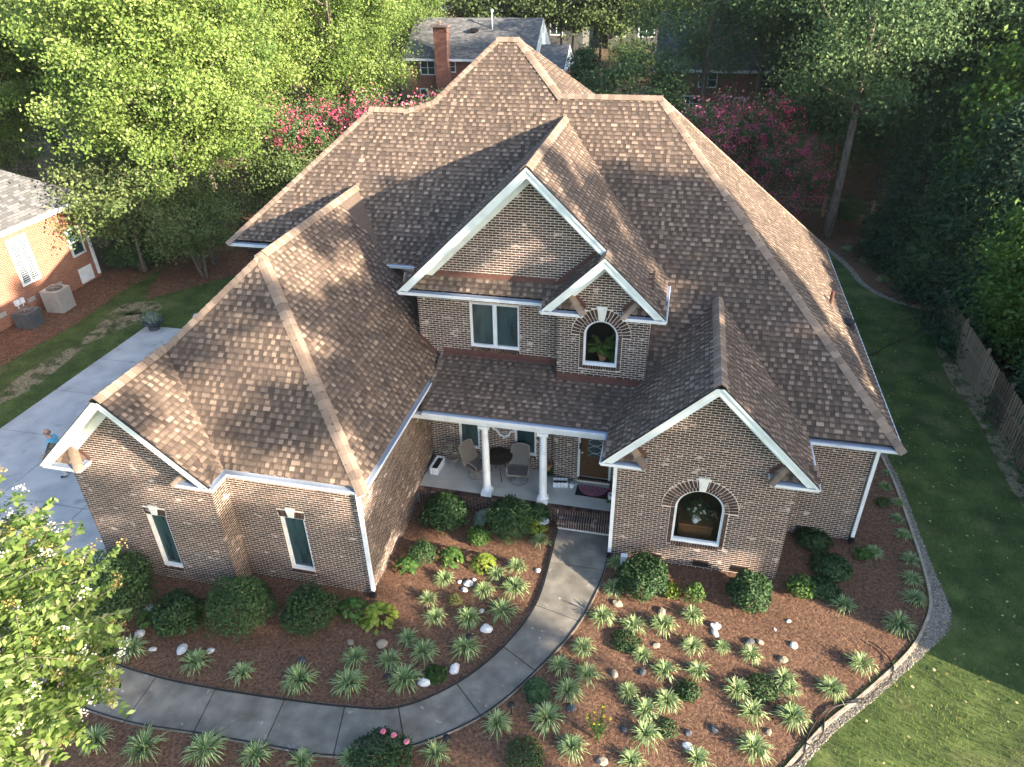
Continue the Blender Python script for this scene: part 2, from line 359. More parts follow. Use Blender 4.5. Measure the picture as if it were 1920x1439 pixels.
# planes: (name, eave origin 3-D, U along eave, plan slope direction, slope, [plan polygons])
def zfun(o, s, d): return lambda x, y: o[2] + s*((x-o[0])*d[0] + (y-o[1])*d[1])
PL = []
def roofplane(o, s, d, polys, seed, shingled=True): PL.append((V3(o), s, Vector((d[0], d[1])), [ccw(q) for q in polys], seed, shingled))
GX, GZ = -11.847, 5.887; sGg = (GZ-ZG)/(GX+14.144); sG = (7.802-ZG)/(14.788-11.318); sGr = (7.802-ZG)/(9.737-6.135)
roofplane((-14, 15.828, ZE), SP, (0, 1), [[(-13.5, 19.06), (-9.737, 19.06), (-9.737, 22.661), (-9.878, 22.661)],
    [(-9.737, 18.74), (-8.14, 18.74), (-8.14, 22.661), (-9.737, 22.661)], [(-8.14, 18.74), (-7.22, 18.74), (-7.22, 23.58), (-8.14, 22.661)],
    [(-7.22, 18.64), (-3.9, 18.64), (-3.9, 23.158), (-5.443, 24.662), (-6.14, 24.662), (-7.22, 23.58)],
    [(-3.9, 18.64), (-.37, 18.64), (-.37, 22.715), (-.781, 23.158), (-3.9, 23.158)],
    [(-.37, 15.93), (5.92, 15.93), (-.37, 22.715)]], 1)
roofplane((-7, 15.123, ZE), .319, (0, 1), [[(-6.2, 15.123), (0.3, 15.123), (0.3, 16.83), (-2.75, 16.83), (-2.75, 17.32), (-6.2, 17.32)][:4]+[(-6.2, 16.83)],
    [(-6.2, 16.83), (-2.75, 16.83), (-2.75, 17.32), (-6.2, 17.32)]], 2)
sR = (10.115-ZE)/6.8
roofplane((6.019, 15, ZE), sR, (-1, 0), [[(6.019, 15.828), (6.019, 29.788), (-.781, 23.158)]], 3)
roofplane((-10, 11.318, ZG), sG, (0, 1), [[(-14.144, 11.318), (-6.135, 11.318), (-9.737, 14.788)]], 4)
roofplane((-6.135, 11, ZG), sGr, (-1, 0), [[(-6.135, 11.318), (-6.135, 17.32), (-9.737, 17.32), (-9.737, 14.788)],
    [(-6.8, 17.32), (-6.8, 19.1), (-8.2, 19.1), (-9.737, 20.7), (-9.737, 17.32)]], 5)
roofplane((-9.55, 10.7, ZG), sGg, (-1, 0), [[(-9.55, 10.743), (-9.55, 11.318), (GX, 13.2), (GX, 10.743)]], 6)
sW = (5.905-ZE)/2.534; WX = 1.33
roofplane((-1.204, 13.9, ZE), sW, (1, 0), [[(-1.204, 13.933), (WX, 13.933), (WX, 18.56), (-1.204, 15.83)]], 7)
roofplane((3.863, 13.9, ZE), sW, (-1, 0), [[(WX, 13.933), (3.863, 13.933), (3.863, 15.828), (WX, 18.56)]], 8)
sD = (9.594-Z2)/3.636; DX = -3.583; BX = -1.56
roofplane((-7.219, 16.8, Z2), sD, (1, 0), [[(-7.219, 16.898), (DX, 16.898), (DX, 22.62), (-7.219, 18.75)]], 9)
roofplane((.053, 16.4, Z2), sD, (-1, 0), [[(DX, 16.898), (.053, 16.898), (.053, 18.75), (DX, 22.62)], [(BX, 16.427), (.053, 16.427), (.053, 16.898), (BX, 16.898)]], 10)
roofplane((-3.173, 16.4, Z2), sD, (1, 0), [[(-3.173, 16.427), (BX, 16.427), (BX, 17.32), (-3.173, 17.32)]], 11)
roofplane((-7, 16.898, Z2), .95, (0, 1), [[(-7.1, 16.898), (-2.6, 16.898), (-2.6, 17.32), (-7.1, 17.32)]], 12)
roofplane((3.56, 23, ZE), .9, (-1, 0), [[(-5.443, 24.662), (-3.9, 23.158), (3.56, 30.6), (3.56, 33.66)]], 13)
def ret(x0, x1, y0, yw, z):     # small hipped roof on a cornice return between x0 (foot) and x1 (inner end)
    h = yw-y0; s = 1 if x1 > x0 else -1
    roofplane((x0, y0, z), .92, (0, 1), [[(x0, y0), (x1, y0), (x1-s*h, yw), (x0, yw)]], 20)
    roofplane((x1, y0, z), .92, (-s, 0), [[(x1, y0), (x1, yw), (x1-s*h, yw)]], 21)
RETS = [(-14.1, -13.05, 10.743, 11.15, ZG), (-9.6, -10.6, 10.743, 11.15, ZG), (-1.16, -.08, 13.933, 14.35, ZE), (3.82, 2.74, 13.933, 14.35, ZE),
        (-3.13, -2.02, 16.427, 16.83, Z2), (.01, -1.08, 16.427, 16.83, Z2)]
for q in RETS: ret(*q)
deck = MB(); tiles = []
EXPO = .143
for o, s, d, polys, seed, sh in PL:
    k = math.hypot(1, s); U = Vector((d.y, -d.x, 0)); Vv = Vector((d.x, d.y, s))/k; N = U.cross(Vv).normalized()
    if N.z < 0: N = -N
    def to2(p): rx, ry = p[0]-o.x, p[1]-o.y; return (rx*U.x+ry*U.y, (rx*d.x+ry*d.y)*k)
    p2 = []
    for q in polys:
        pq = ccw([to2(t) for t in q])
        if seed != 1: pq = clip(pq, [(-99, .12), (99, .12), (99, 99), (-99, 99)])
        if len(pq) > 2: p2.append(pq); deck.poly([o + U*a + Vv*b - N*.012 for a, b in pq], .3)
    if not p2: continue
    umin = min(a for q in p2 for a, b in q); umax = max(a for q in p2 for a, b in q)
    vmin = min(b for q in p2 for a, b in q); vmax = max(b for q in p2 for a, b in q)
    rng = random.Random(seed)
    for c in range(int(math.floor(vmin/EXPO-1e-6)), int(vmax/EXPO)+1):
        v0 = c*EXPO; v1 = v0+EXPO; u = umin-rng.random()*.3; course = rng.uniform(-.05, .05); tooth = rng.random() < .5; wob = rng.uniform(-.003, .003)
        while u < umax:
            wd = rng.uniform(.08, .125) if tooth else rng.uniform(.085, .145)
            if rng.random() < .12: wd += .09
            if tooth: tn = min(.92, max(.3, rng.gauss(.68, .11) if rng.random() < .62 else rng.gauss(.42, .09)))+course; h0, h1 = .027, .007
            else: tn = max(.02, rng.gauss(.22, .13))+course; h0, h1 = .011, .005
            a, b = u, u+wd; u = b; tooth = not tooth
            for q in p2:
                quad = [(a, v0+wob), (b-.002, v0+wob), (b-.002, v1+.004), (a, v1+.004)]
                pc = clip(quad, q)
                if len(pc) < 3: continue
                full = len(pc) == 4 and pc == quad
                hz = lambda vv: h0+(h1-h0)*(vv-v0)/EXPO
                P3 = [o+U*x+Vv*y+N*hz(y) for x, y in pc]; base = [o+U*x+Vv*y-N*.004 for x, y in pc]
                vs = [tuple(p) for p in P3+base]; m = len(pc); f = []; tt = []
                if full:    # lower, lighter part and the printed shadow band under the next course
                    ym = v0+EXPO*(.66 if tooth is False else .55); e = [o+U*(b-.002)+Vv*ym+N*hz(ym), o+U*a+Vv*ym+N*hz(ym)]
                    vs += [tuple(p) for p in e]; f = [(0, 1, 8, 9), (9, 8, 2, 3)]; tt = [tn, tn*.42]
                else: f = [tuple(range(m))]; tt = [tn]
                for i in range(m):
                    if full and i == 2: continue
                    j = (i+1) % m; f.append((i, i+m, j+m, j)); tt.append(tn*.12)  # edge faces darkened to paint the shadow line under each course
                cc = sum(P3, Vector())/m
                # leave out what lies inside other parts of the building
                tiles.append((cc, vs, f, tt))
def hidden_tile(c):
    x, y, z = c
    if 15.2 < y < 18.6 and -1.2 < x < 3.86 and z < ZE+sW*min(x+1.204, 3.863-x)-.06: return True
    if y > 17.36 and -7.2 < x < .05 and z < Z2+sD*min(x+7.219, .053-x)-.08 and z > Z2: return True
    if y > 18.7 and -9.73 < x < -6.2 and z < ZG+sGr*(-6.135-x)-.06: return True
    if 11 < y < 13.3 and x < -9.6 and z < ZG+sGg*min(x+14.144, -9.55-x)-.06: return True
    if y > 16.25 and x > -.37 and x < 1 and z < min(4.1, zP(y)-.06): return True
    return False
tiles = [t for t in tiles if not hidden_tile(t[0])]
# back slopes and other planes nobody sees shingle by shingle
for q in ([(-13.606, 18.956, ZL), (-9.878, 22.661, 9.66), (-10, 26.4, ZL), (-13.606, 26.4, ZL)],
          [(-9.878, 22.661, 9.66), (-8.14, 22.661, 9.66), (-6.14, 24.662, 11.5), (-14, 33.66, ZE), (-14, 26.8, ZE)],
          [(-6.14, 24.662, 11.5), (-5.443, 24.662, 11.5), (3.56, 33.66, ZE), (-14, 33.66, ZE)],
          [(-3.9, 23.158, 10.115), (-.781, 23.158, 10.115), (6.019, 29.788, ZE), (3.56, 30.6, ZE)],
          [(-14.144, 11.318, ZG), (-9.737, 14.788, 7.802), (-9.737, 20.57, 7.75), (-14.144, 18.9, ZG)],
          [(-14.144, 10.743, ZG), (GX, 10.743, GZ), (GX, 13.2, GZ), (-14.144, 11.4, ZG)]): deck.poly(q, .4)
roof = hb(deck, 'roof', M_shingle)
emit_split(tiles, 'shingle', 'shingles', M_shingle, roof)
# ridge and hip caps
def caps(A, B, n1, n2, wd=.165, vent=False, step=.2, name='ridge_cap'):
    A, B = V3(A), V3(B); L = (B-A); ln = L.length; L /= ln; n1, n2 = V3(n1), V3(n2)
    up = (n1+n2).normalized()
    def down(n):
        t = n.cross(L).normalized(); return t if t.dot(up) < 0 or t.z < 0 and abs(t.dot(up)) < 1e-4 else -t
    d1, d2 = down(n1), down(n2); lift = .045 if vent else .018
    if vent:
        mb = MB(); a = wd-.035
        for d, n in ((d1, n1), (d2, n2)):
            p = [A+d*a+n*.004, B+d*a+n*.004, B+d*a+n*lift, A+d*a+n*lift]; mb.poly(p)
        for E_, in ((A,), (B,)): mb.poly([E_+d1*a+n1*.004, E_+d1*a+n1*lift, E_+up*lift*1.3, E_+d2*a+n2*lift, E_+d2*a+n2*.004])
        hb(mb, 'ridge_vent', M_black)
    k = max(1, round(ln/step)); st = ln/k; rng = random.Random(int(ln*1000))
    for i in range(k):
        mb = MB(); s0 = i*st-.01; s1 = (i+1)*st+.03; rows = []; tn = rng.uniform(.1, .9)
        for s_, h in ((s0, lift+.016), (s1, lift)):
            c = A+L*s_; rows.append([c+d1*wd+n1*h*.9, c+d1*wd*.45+n1*(h+.004), c+up*(h*.95), c+d2*wd*.45+n2*(h+.004), c+d2*wd+n2*h*.9])
        for j in range(4): mb.poly([rows[0][j], rows[0][j+1], rows[1][j+1], rows[1][j]], tn)
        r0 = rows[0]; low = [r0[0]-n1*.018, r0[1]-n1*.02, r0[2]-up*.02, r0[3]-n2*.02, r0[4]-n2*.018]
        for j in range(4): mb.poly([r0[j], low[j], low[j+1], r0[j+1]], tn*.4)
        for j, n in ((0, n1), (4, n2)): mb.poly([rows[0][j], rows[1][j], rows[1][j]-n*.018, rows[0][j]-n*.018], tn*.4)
        o = mb.build(name, M_cap, roof)
nP = Vector((0, -SP, 1)).normalized(); nR = Vector((sR, 0, 1)).normalized(); nL = Vector((-.92, 0, 1)).normalized(); nB = Vector((0, 1, 1)).normalized()
nG = Vector((0, -sG, 1)).normalized(); nGr = Vector((sGr, 0, 1)).normalized(); nGl = Vector((-.92, 0, 1)).normalized()
nW1, nW2 = Vector((-sW, 0, 1)).normalized(), Vector((sW, 0, 1)).normalized(); nD1, nD2 = Vector((-sD, 0, 1)).normalized(), Vector((sD, 0, 1)).normalized()
nK = Vector((.9, 0, 1)).normalized(); nGg = Vector((sGg, 0, 1)).normalized()
caps((6.019, 15.828, ZE), (-.781, 23.158, 10.115), nP, nR)
caps((6.019, 29.788, ZE), (-.781, 23.158, 10.115), nB, nR)
caps((-.75, 23.158, 10.115), (-3.8, 23.158, 10.115), nP, nB, vent=True)
caps((-3.75, 23.05, 10.06), (-5.443, 24.662, 11.5), nP, nK)
caps((-5.43, 24.662, 11.5), (-6.15, 24.662, 11.5), nP, nB, vent=True)
caps((-8.0, 22.75, 9.75), (-6.14, 24.662, 11.5), nP, nL); caps((-8.75, 22.60, 9.63), (-7.7, 22.9, 9.93), nP, nB)
caps((-9.9, 22.661, 9.66), (-8.75, 22.661, 9.66), nP, nB, vent=True)
caps((-13.606, 18.956, ZL), (-9.878, 22.661, 9.66), nP, nL)
caps((-6.135, 11.318, ZG), (-9.737, 14.788, 7.802), nG, nGr)
caps((-11.8, 13.16, 5.9), (-9.737, 14.788, 7.802), nG, nGl)
caps((-9.737, 14.85, 7.802), (-9.737, 20.55, 7.78), nGr, nGl, vent=True)
caps((GX, 10.72, GZ), (GX, 13.2, GZ), nGg, Vector((-nGg.x, 0, nGg.z)), vent=True)
caps((WX, 13.91, 5.905), (WX, 18.5, 5.905), nW1, nW2, vent=True)
caps((DX, 16.88, 9.594), (DX, 22.55, 9.594), nD1, nD2, vent=True)
caps((BX, 16.40, Z2+sD*1.613), (BX, 16.95, Z2+sD*1.613), nD1, nD2)
for x0, x1, y0, yw, z in RETS:
    s = 1 if x1 > x0 else -1; h = yw-y0
    caps((x1, y0, z), (x1-s*h, yw, z+.92*h), Vector((0, -.92, 1)).normalized(), Vector((s*.92, 0, 1)).normalized(), wd=.11, step=.19)
    mb = MB(); zt = z+.92*h
    mb.prism([(x0+s*.4, yw-.012, zt-.02), (x1-s*h, yw-.012, zt-.02), (x1, yw-.012, z-.03), (x1, yw-.012, z+.13), (x1-s*h, yw-.012, zt+.13), (x0+s*.4, yw-.012, zt+.13)], (0, .02, 0))
    hb(mb, 'flashing', M_flash)

# ---- brick walls
CH, BL = .0677, .2032
bricks = []
def half_at(h, z):
    """half width taken out of the running bond by opening h at height z (None if none)"""
    hw = (h['u1']-h['u0'])/2
    if h.get('arch'):
        zs = h['z1']-hw if 'zs' not in h else h['zs']
        if z < h['z0']-.10: return None
        if z < zs: return hw+.11
        Rr = hw+.335; d = z-zs
        return math.sqrt(Rr*Rr-d*d) if d < Rr else None
    head = h.get('head', .2); sill = h.get('sill', .10)
    if z < h['z0']-sill or z > h['z1']+head: return None
    return hw+(.04 if z > h['z1'] else 0)
def piece(O, U, N, pts, proud, tone):
    Z = Vector((0, 0, 1)); n = len(pts)
    a = [O+U*u+Z*z+N*proud for u, z in pts]; b = [O+U*u+Z*z-N*.004 for u, z in pts]
    vs = [tuple(p) for p in a+b]; f = [tuple(range(n))]; t = [tone]
    for i in range(n): j = (i+1) % n; f.append((i, i+n, j+n, j)); t.append(tone)
    bricks.append((sum(a, Vector())/n, vs, f, t))
def bwall(O, U, N, outline, holes=(), seed=0, name='wall', vis=True):
    O, U, N = V3(O), V3(U), V3(N); Z = Vector((0, 0, 1)); outline = ccw(outline)
    rng = random.Random(seed*77+5)
    def holepoly(h):
        hw = (h['u1']-h['u0'])/2; uc = (h['u0']+h['u1'])/2
        if h.get('arch'):
            zs = h['z1']-hw; p = [(h['u0'], h['z0']), (h['u1'], h['z0'])]
            p += [(uc+hw*math.cos(a), zs+hw*math.sin(a)) for a in [math.pi*i/20 for i in range(21)]]; return p
        return [(h['u0'], h['z0']), (h['u1'], h['z0']), (h['u1'], h['z1']), (h['u0'], h['z1'])]
    loops = [[Vector((u, z, 0)) for u, z in outline]]+[[Vector((u, z, 0)) for u, z in holepoly(h)] for h in holes]
    flat = [p for l in loops for p in l]; tri = tessellate_polygon(loops); mb = MB()
    for t in tri: mb.poly([O+U*flat[i].x+Z*flat[i].y for i in t], .5)
    for h in holes:
        hp = holepoly(h); dep = h.get('depth', .12)
        for i in range(len(hp)):
            a, b = hp[i], hp[(i+1) % len(hp)]
            mb.poly([O+U*a[0]+Z*a[1], O+U*b[0]+Z*b[1], O+U*b[0]+Z*b[1]-N*dep, O+U*a[0]+Z*a[1]-N*dep], .5)
    wobj = hb(mb, name, M_mortar)
    if not vis: return wobj
    umin = min(u for u, z in outline)-.008; umax = max(u for u, z in outline)+.008; z0 = min(z for u, z in outline); z1 = max(z for u, z in outline)
    for c in range(int(z0/CH), int(z1/CH)+1):
        za = c*CH+.008; zb = za+.0505; zm = (za+zb)/2
        iv = []
        for h in holes:
            for zz in (za, zb):
                hw = half_at(h, zz)
                if hw is not None: uc = (h['u0']+h['u1'])/2; iv.append((uc-hw-.004, uc+hw+.004))
        u = umin-(c % 2)*BL/2
        while u < umax:
            segs = [(max(u, umin), min(u+BL-.0130, umax))]
            for a, b in iv:
                ns = []
                for s0, s1 in segs:
                    if b <= s0 or a >= s1: ns.append((s0, s1)); continue
                    if a > s0: ns.append((s0, a))
                    if b < s1: ns.append((b, s1))
                segs = ns
            for s0, s1 in segs:
                if s1-s0 < .02: continue
                rect = [(s0, za), (s1, za), (s1, zb), (s0, zb)]
                pc = rect if (s0 <= umin+.001 or s1 >= umax-.001) and z1-zb > 2.4 else clip(rect, [(a+(-.008 if a <= umin+.01 else .008 if a >= umax-.01 else 0), b) for a, b in outline])
                if len(pc) >= 3: piece(O, U, N, pc, .005+rng.uniform(-.002, .002), min(1, max(0, rng.gauss(.38, .26))))
            u += BL
    for h in holes:      # the special bricks round each opening
        uc = (h['u0']+h['u1'])/2; hw = (h['u1']-h['u0'])/2; tn = lambda: min(1, max(0, rng.gauss(.5, .22)))
        if h.get('arch'):
            zs = h['z1']-hw; r0, r1, r2 = hw+.004, hw+.105, hw+.33
            for ra, rb, n in ((r0, r1, int(math.pi*hw/.072)), (r1+.008, r2, int(math.pi*(hw+.15)/.085))):
                for i in range(n):
                    a0 = math.pi*i/n+.009/ra; a1 = math.pi*(i+1)/n-.009/ra
                    piece(O, U, N, [(uc+ra*math.cos(a0), zs+ra*math.sin(a0)), (uc+rb*math.cos(a0+.002), zs+rb*math.sin(a0+.002)), (uc+rb*math.cos(a1-.002), zs+rb*math.sin(a1-.002)), (uc+ra*math.cos(a1), zs+ra*math.sin(a1))], .014, tn())
            z = h['z0']-.09
            while z < zs-.03:
                for sgn in (-1, 1):
                    a, b = sorted((uc+sgn*(hw+.004), uc+sgn*(hw+.1)))
                    piece(O, U, N, [(a, z), (b, z), (b, z+.058), (a, z+.058)], .01, tn())
                z += CH
        elif h.get('head', .2):
            n = max(4, int((2*hw+.08)/.072)); w_ = (2*hw+.08)/n
            for i in range(n):
                a = uc-hw-.04+i*w_+.004; b = a+w_-.009; la = (a-uc)*.93+uc; lb = (b-uc)*.93+uc
                piece(O, U, N, [(la, h['z1']+.004), (lb, h['z1']+.004), (b, h['z1']+.196), (a, h['z1']+.196)], .010, tn())
        if h.get('sill', .1):
            n = max(4, int((2*hw+.06)/.070)); w_ = (2*hw+.0)/n
            for i in range(n):
                a = uc-hw+i*w_+.004; b = a+w_-.009
                piece(O, U, N, [(a, h['z0']-.1), (b, h['z0']-.1), (b, h['z0']-.004), (a, h['z0']-.004)], .026, tn())
        if h.get('key'):
            zt = h['z1']; mb = MB(); Zv = Z
            kh, wb, wt = (.40, .075, .135) if h.get('arch') else (.27, .07, .125)
            zt0 = zt+.02 if h.get('arch') else zt+.03
            mb.prism([O+U*(uc-wb)+Z*zt0+N*.0, O+U*(uc+wb)+Z*zt0, O+U*(uc+wt)+Z*(zt0+kh), O+U*(uc-wt)+Z*(zt0+kh)], N*.045)
            hb(mb, 'keystone', M_key)
    return wobj
def window(O, U, N, h, sashes=1, mat_=None, blinds=False):
    """frame, pane(s) set back in the opening h"""
    O, U, N = V3(O), V3(U), V3(N); Z = Vector((0, 0, 1)); u0, u1, z0, z1 = h['u0'], h['u1'], h['z0'], h['z1']
    fw_, dp = .055, .07; mb = MB(); back = -N*.115
    def bar(a, b, c, d, off=-.10, th=.06): mb.obox(O+U*a+Z*c+N*off, U*(b-a), Z*(d-c), N*th)
    pb = MB()
    if h.get('arch'):
        hw = (u1-u0)/2; uc = (u0+u1)/2; zs = z1-hw
        bar(u0, u1, z0, z0+fw_*1.4, th=.085); bar(u0, u0+fw_, z0+fw_*1.4, zs); bar(u1-fw_, u1, z0+fw_*1.4, zs)
        for i in range(20):
            a, b = math.pi*i/20, math.pi*(i+1)/20
            q = [(uc+r*math.cos(t), zs+r*math.sin(t)) for r, t in ((hw-fw_, a), (hw, a), (hw, b), (hw-fw_, b))]
            mb.prism([O+U*x+Z*y-N*.10 for x, y in q], N*.06)
        pts = [(u0+.03, z0+.03), (u1-.03, z0+.03)]+[(uc+(hw-.03)*math.cos(math.pi*i/20), zs+(hw-.03)*math.sin(math.pi*i/20)) for i in range(21)]
        pb.poly([O+U*x+Z*y-N*.085 for x, y in pts])
    else:
        n = sashes; w_ = (u1-u0)/n
        bar(u0, u1, z0, z0+fw_*1.2, th=.075); bar(u0, u1, z1-fw_, z1)
        for i in range(n+1):
            x = u0+i*w_
            if 0 < i < n: bar(x-.055, x+.055, z0+fw_*1.2, z1-fw_, th=.07)
            elif i == 0: bar(x, x+fw_, z0+fw_*1.2, z1-fw_)
            else: bar(x-fw_, x, z0+fw_*1.2, z1-fw_)
        pb.poly([O+U*x+Z*y-N*.085 for x, y in ((u0+.02, z0+.02), (u1-.02, z0+.02), (u1-.02, z1-.02), (u0+.02, z1-.02))])
    f = hb(mb, 'window', M_white)
    pb.build('pane', mat_ or M_screen, f)
    return f
X1, Y1 = Vector((1, 0, 0)), Vector((0, 1, 0)); NF = Vector((0, -1, 0)); NR = Vector((1, 0, 0)); NL_ = Vector((-1, 0, 0)); NB = Vector((0, 1, 0))
# garage gable, front wall y = 11.15
hG = dict(u0=1.69, u1=2.24, z0=.48, z1=2.25, key=1)
O_ = (-13.72, 11.15, 0); gp = [(0, 0), (3.75, 0), (3.75, ZG+.18), (1.873, GZ-.14), (0, ZG+.18)]
bwall(O_, X1, NF, gp, [hG], 1); window(O_, X1, NF, hG)
bwall((-9.97, 11.15, 0), Y1, NR, [(0, 0), (.59, 0), (.59, 3.7), (0, 3.7)], [], 2)
hG2 = dict(u0=1.26, u1=1.90, z0=.48, z1=2.26, key=1); O_ = (-9.97, 11.74, 0)
bwall(O_, X1, NF, [(0, 0), (3.41, 0), (3.41, 3.7), (0, 3.7)], [hG2], 3); window(O_, X1, NF, hG2)
bwall((-6.56, 11.74, 0), Y1, NR, [(0, 0), (5.2, 0), (5.2, 3.7), (0, 3.7)], [], 4)
bwall((-13.72, 19.4, 0), -Y1, NL_, [(0, 0), (8.25, 0), (8.25, 3.7), (0, 3.7)], [], 5, vis=False)
# porch walls
hP1 = dict(u0=.87, u1=1.49, z0=1.05, z1=2.75, head=.2); hP2 = dict(u0=2.58, u1=3.22, z0=1.05, z1=2.75, head=.2); O_ = (-6.56, 16.9, 0)
bwall(O_, X1, NF, [(0, .5), (3.81, .5), (3.81, 3.25), (0, 3.25)], [hP1, hP2], 6); window(O_, X1, NF, hP1); window(O_, X1, NF, hP2)
bwall((-2.75, 16.9, 0), -Y1, NL_, [(0, .5), (.3, .5), (.3, 3.25), (0, 3.25)], [], 7)
hD = dict(u0=.70, u1=1.66, z0=.73, z1=2.86, head=.2, sill=.16); O_ = (-2.75, 16.6, 0)
bwall(O_, X1, NF, [(0, .5), (1.97, .5), (1.97, 3.25), (0, 3.25)], [hD], 8)
bwall((-.78, 16.6, 0), -Y1, NL_, [(0, 0), (2.25, 0), (2.25, 3.3), (0, 3.3)], [], 9)
# wing
hW = dict(u0=1.50, u1=2.70, z0=.86, z1=2.60, arch=1, key=1); O_ = (-.78, 14.35, 0)
bwall(O_, X1, NF, [(0, 0), (4.22, 0), (4.22, ZE+.22), (2.11, 5.905-.14), (0, ZE+.22)], [hW], 10); window(O_, X1, NF, hW, mat_=M_pane)
bwall((3.44, 14.35, 0), Y1, NR, [(0, 0), (1.9, 0), (1.9, 3.35), (0, 3.35)], [], 11)
bwall((3.44, 16.25, 0), X1, NF, [(0, 0), (2.16, 0), (2.16, 3.35), (0, 3.35)], [], 12)
bwall((5.6, 16.25, 0), Y1, NR, [(0, 0), (13.1, 0), (13.1, 3.35), (0, 3.35)], [], 13, vis=False)
# dormer
hDw = dict(u0=1.50, u1=2.90, z0=4.36, z1=5.72, head=0); O_ = (-6.80, 17.32, 0)
bwall(O_, X1, NF, [(0, 3.8), (4.05, 3.8), (4.05, 6.05), (0, 6.05)], [hDw], 14); window(O_, X1, NF, hDw, sashes=2)
bwall(O_, X1, NF, [(.0, 6.45), (6.43, 6.45), (3.217, 9.594-.14)], [], 15)
hB = dict(u0=.70, u1=1.60, z0=4.40, z1=5.75, arch=1, key=1); O_ = (-2.75, 16.83, 0)
bwall(O_, X1, NF, [(0, 3.8), (2.38, 3.8), (2.38, Z2+.22), (1.19, 7.636-.14), (0, Z2+.22)], [hB], 16); window(O_, X1, NF, hB, mat_=M_pane)
bwall((-.37, 16.83, 0), Y1, NR, [(0, 3.8), (2.3, 5.9), (2.3, 6.1), (0, 6.1)], [], 17, vis=False)
bwall((-2.75, 17.32, 0), -Y1, NL_, [(0, 3.8), (.49, 3.8), (.49, 6.1), (0, 6.1)], [], 18)
bwall((-6.8, 19.1, 0), -Y1, NL_, [(0, 3.8), (1.78, 3.8), (1.78, 6.05), (0, 6.05)], [], 19, vis=False)
bwall((-13.2, 19.38, 0), X1, NF, [(0, 0), (6.4, 0), (6.4, 6.2), (0, 6.2)], [], 20, vis=False)
bwall((-13.2, 19.38, 0), X1, NF, [(0, 5.4), (1.6, 5.4), (1.6, 6.2), (0, 6.2)], [], 21)
for a, b, c_, d_ in (((-13.2, 33, 0), -Y1, 13.6, 6.2), ((3, 33, 0), -X1, 16.2, 3.3), ((5.6, 29.35, 0), -X1, 3, 3.3)):
    mb = MB(); a = V3(a); mb.poly([a, a+b*c_, a+b*c_+Vector((0, 0, d_)), a+Vector((0, 0, d_))]); hb(mb, 'wall', M_mortar)
emit_split(bricks, 'brick', 'bricks', M_brick, house)
for o in house.children:
    if o.name.startswith('brick'): o.location = -HLOC
# ---- flashing strips along the dormer feet, dark drip edge
def strip(pts, off, name='flashing', m=M_flash):
    mb = MB(); mb.prism(pts, off); hb(mb, name, m)
z0 = zQ(17.32); strip([(-6.13, 17.30, z0-.01), (-2.75, 17.30, z0-.01), (-2.75, 17.30, z0+.13), (-6.13, 17.30, z0+.13)], (0, .012, 0))
strip([(-6.13, 17.20, z0-.02), (-2.75, 17.20, z0-.02), (-2.75, 17.31, z0+.02), (-6.13, 17.31, z0+.02)], (0, 0, .012))
z1 = zQ(16.83); strip([(-2.76, 16.81, z1-.01), (-.36, 16.81, z1-.01), (-.36, 16.81, z1+.13), (-2.76, 16.81, z1+.13)], (0, .012, 0))
strip([(-2.76, 16.71, z1-.015), (-.36, 16.71, z1-.015), (-.36, 16.82, z1+.02), (-2.76, 16.82, z1+.02)], (0, 0, .012))
za, zb = ZG+sGr*(6.8-6.135), ZG
strip([(-6.82, 17.29, za-.02), (-6.13, 17.29, zb-.02), (-6.13, 17.29, zb+.17), (-6.82, 17.29, za+.17)], (0, .015, 0))
strip([(-6.9, 17.30, Z2+.37), (-2.9, 17.30, Z2+.37), (-2.9, 17.30, Z2+.53), (-6.75, 17.30, Z2+.53)], (0, .012, 0))
strip([(-2.95, 17.30, Z2+.25), (-1.55, 17.30, 7.58), (-1.55, 17.30, 7.78), (-2.95, 17.30, Z2+.42)], (0, .012, 0))
# ---- gutters, fascia and soffit
def gutter(pts, z, gw=.16, soff=.42, soffit=True):
    pts = [Vector((x, y)) for x, y in pts]; n = len(pts)
    def offs(w_):
        out = []
        for i, p in enumerate(pts):
            ns = []
            if i > 0: d = (p-pts[i-1]).normalized(); ns.append(Vector((-d.y, d.x)))
            if i < n-1: d = (pts[i+1]-p).normalized(); ns.append(Vector((-d.y, d.x)))
            if len(ns) == 1: out.append(p+ns[0]*w_)
            else:
                s = ns[0]+ns[1]; out.append(p+s*(w_/(1+ns[0].dot(ns[1]))))
        return out
    inn, lip, ins, mid = offs(gw), offs(.02), offs(soff), offs(.028)
    c = lambda p, zz: (p.x, p.y, zz)
    for i in range(n-1):
        mb = MB(); a, b = i, i+1
        sec = lambda k: [c(pts[k], z-.035), c(pts[k], z-.005), c(lip[k], z-.005), c(lip[k], z-.02), c(inn[k], z-.005), c(inn[k], z-.115), c(mid[k], z-.10), c(mid[k], z-.06)]
        A, B = sec(a), sec(b)
        for j in range(8):
            if j == 3: continue
            mb.poly([A[j], A[(j+1) % 8], B[(j+1) % 8], B[j]])
        mb.poly(A[::-1]); mb.poly(B)
        if soffit:
            mb.poly([c(inn[a], z-.115), c(ins[a], z-.115), c(ins[b], z-.115), c(inn[b], z-.115)])
            mb.poly([c(ins[a], z-.115), c(ins[a], z-.26), c(ins[b], z-.26), c(ins[b], z-.115)])
            mb.poly([c(ins[a], z-.26), c(offs(soff+.04)[a], z-.26), c(offs(soff+.04)[b], z-.26), c(ins[b], z-.26)])
        g = hb(mb, 'gutter', M_white)
        m2 = MB(); m2.poly([c(lip[a], z-.012), c(inn[a], z+.006), c(inn[b], z+.006), c(lip[b], z-.012)]); m2.build('gutter_guard', M_guard, g)
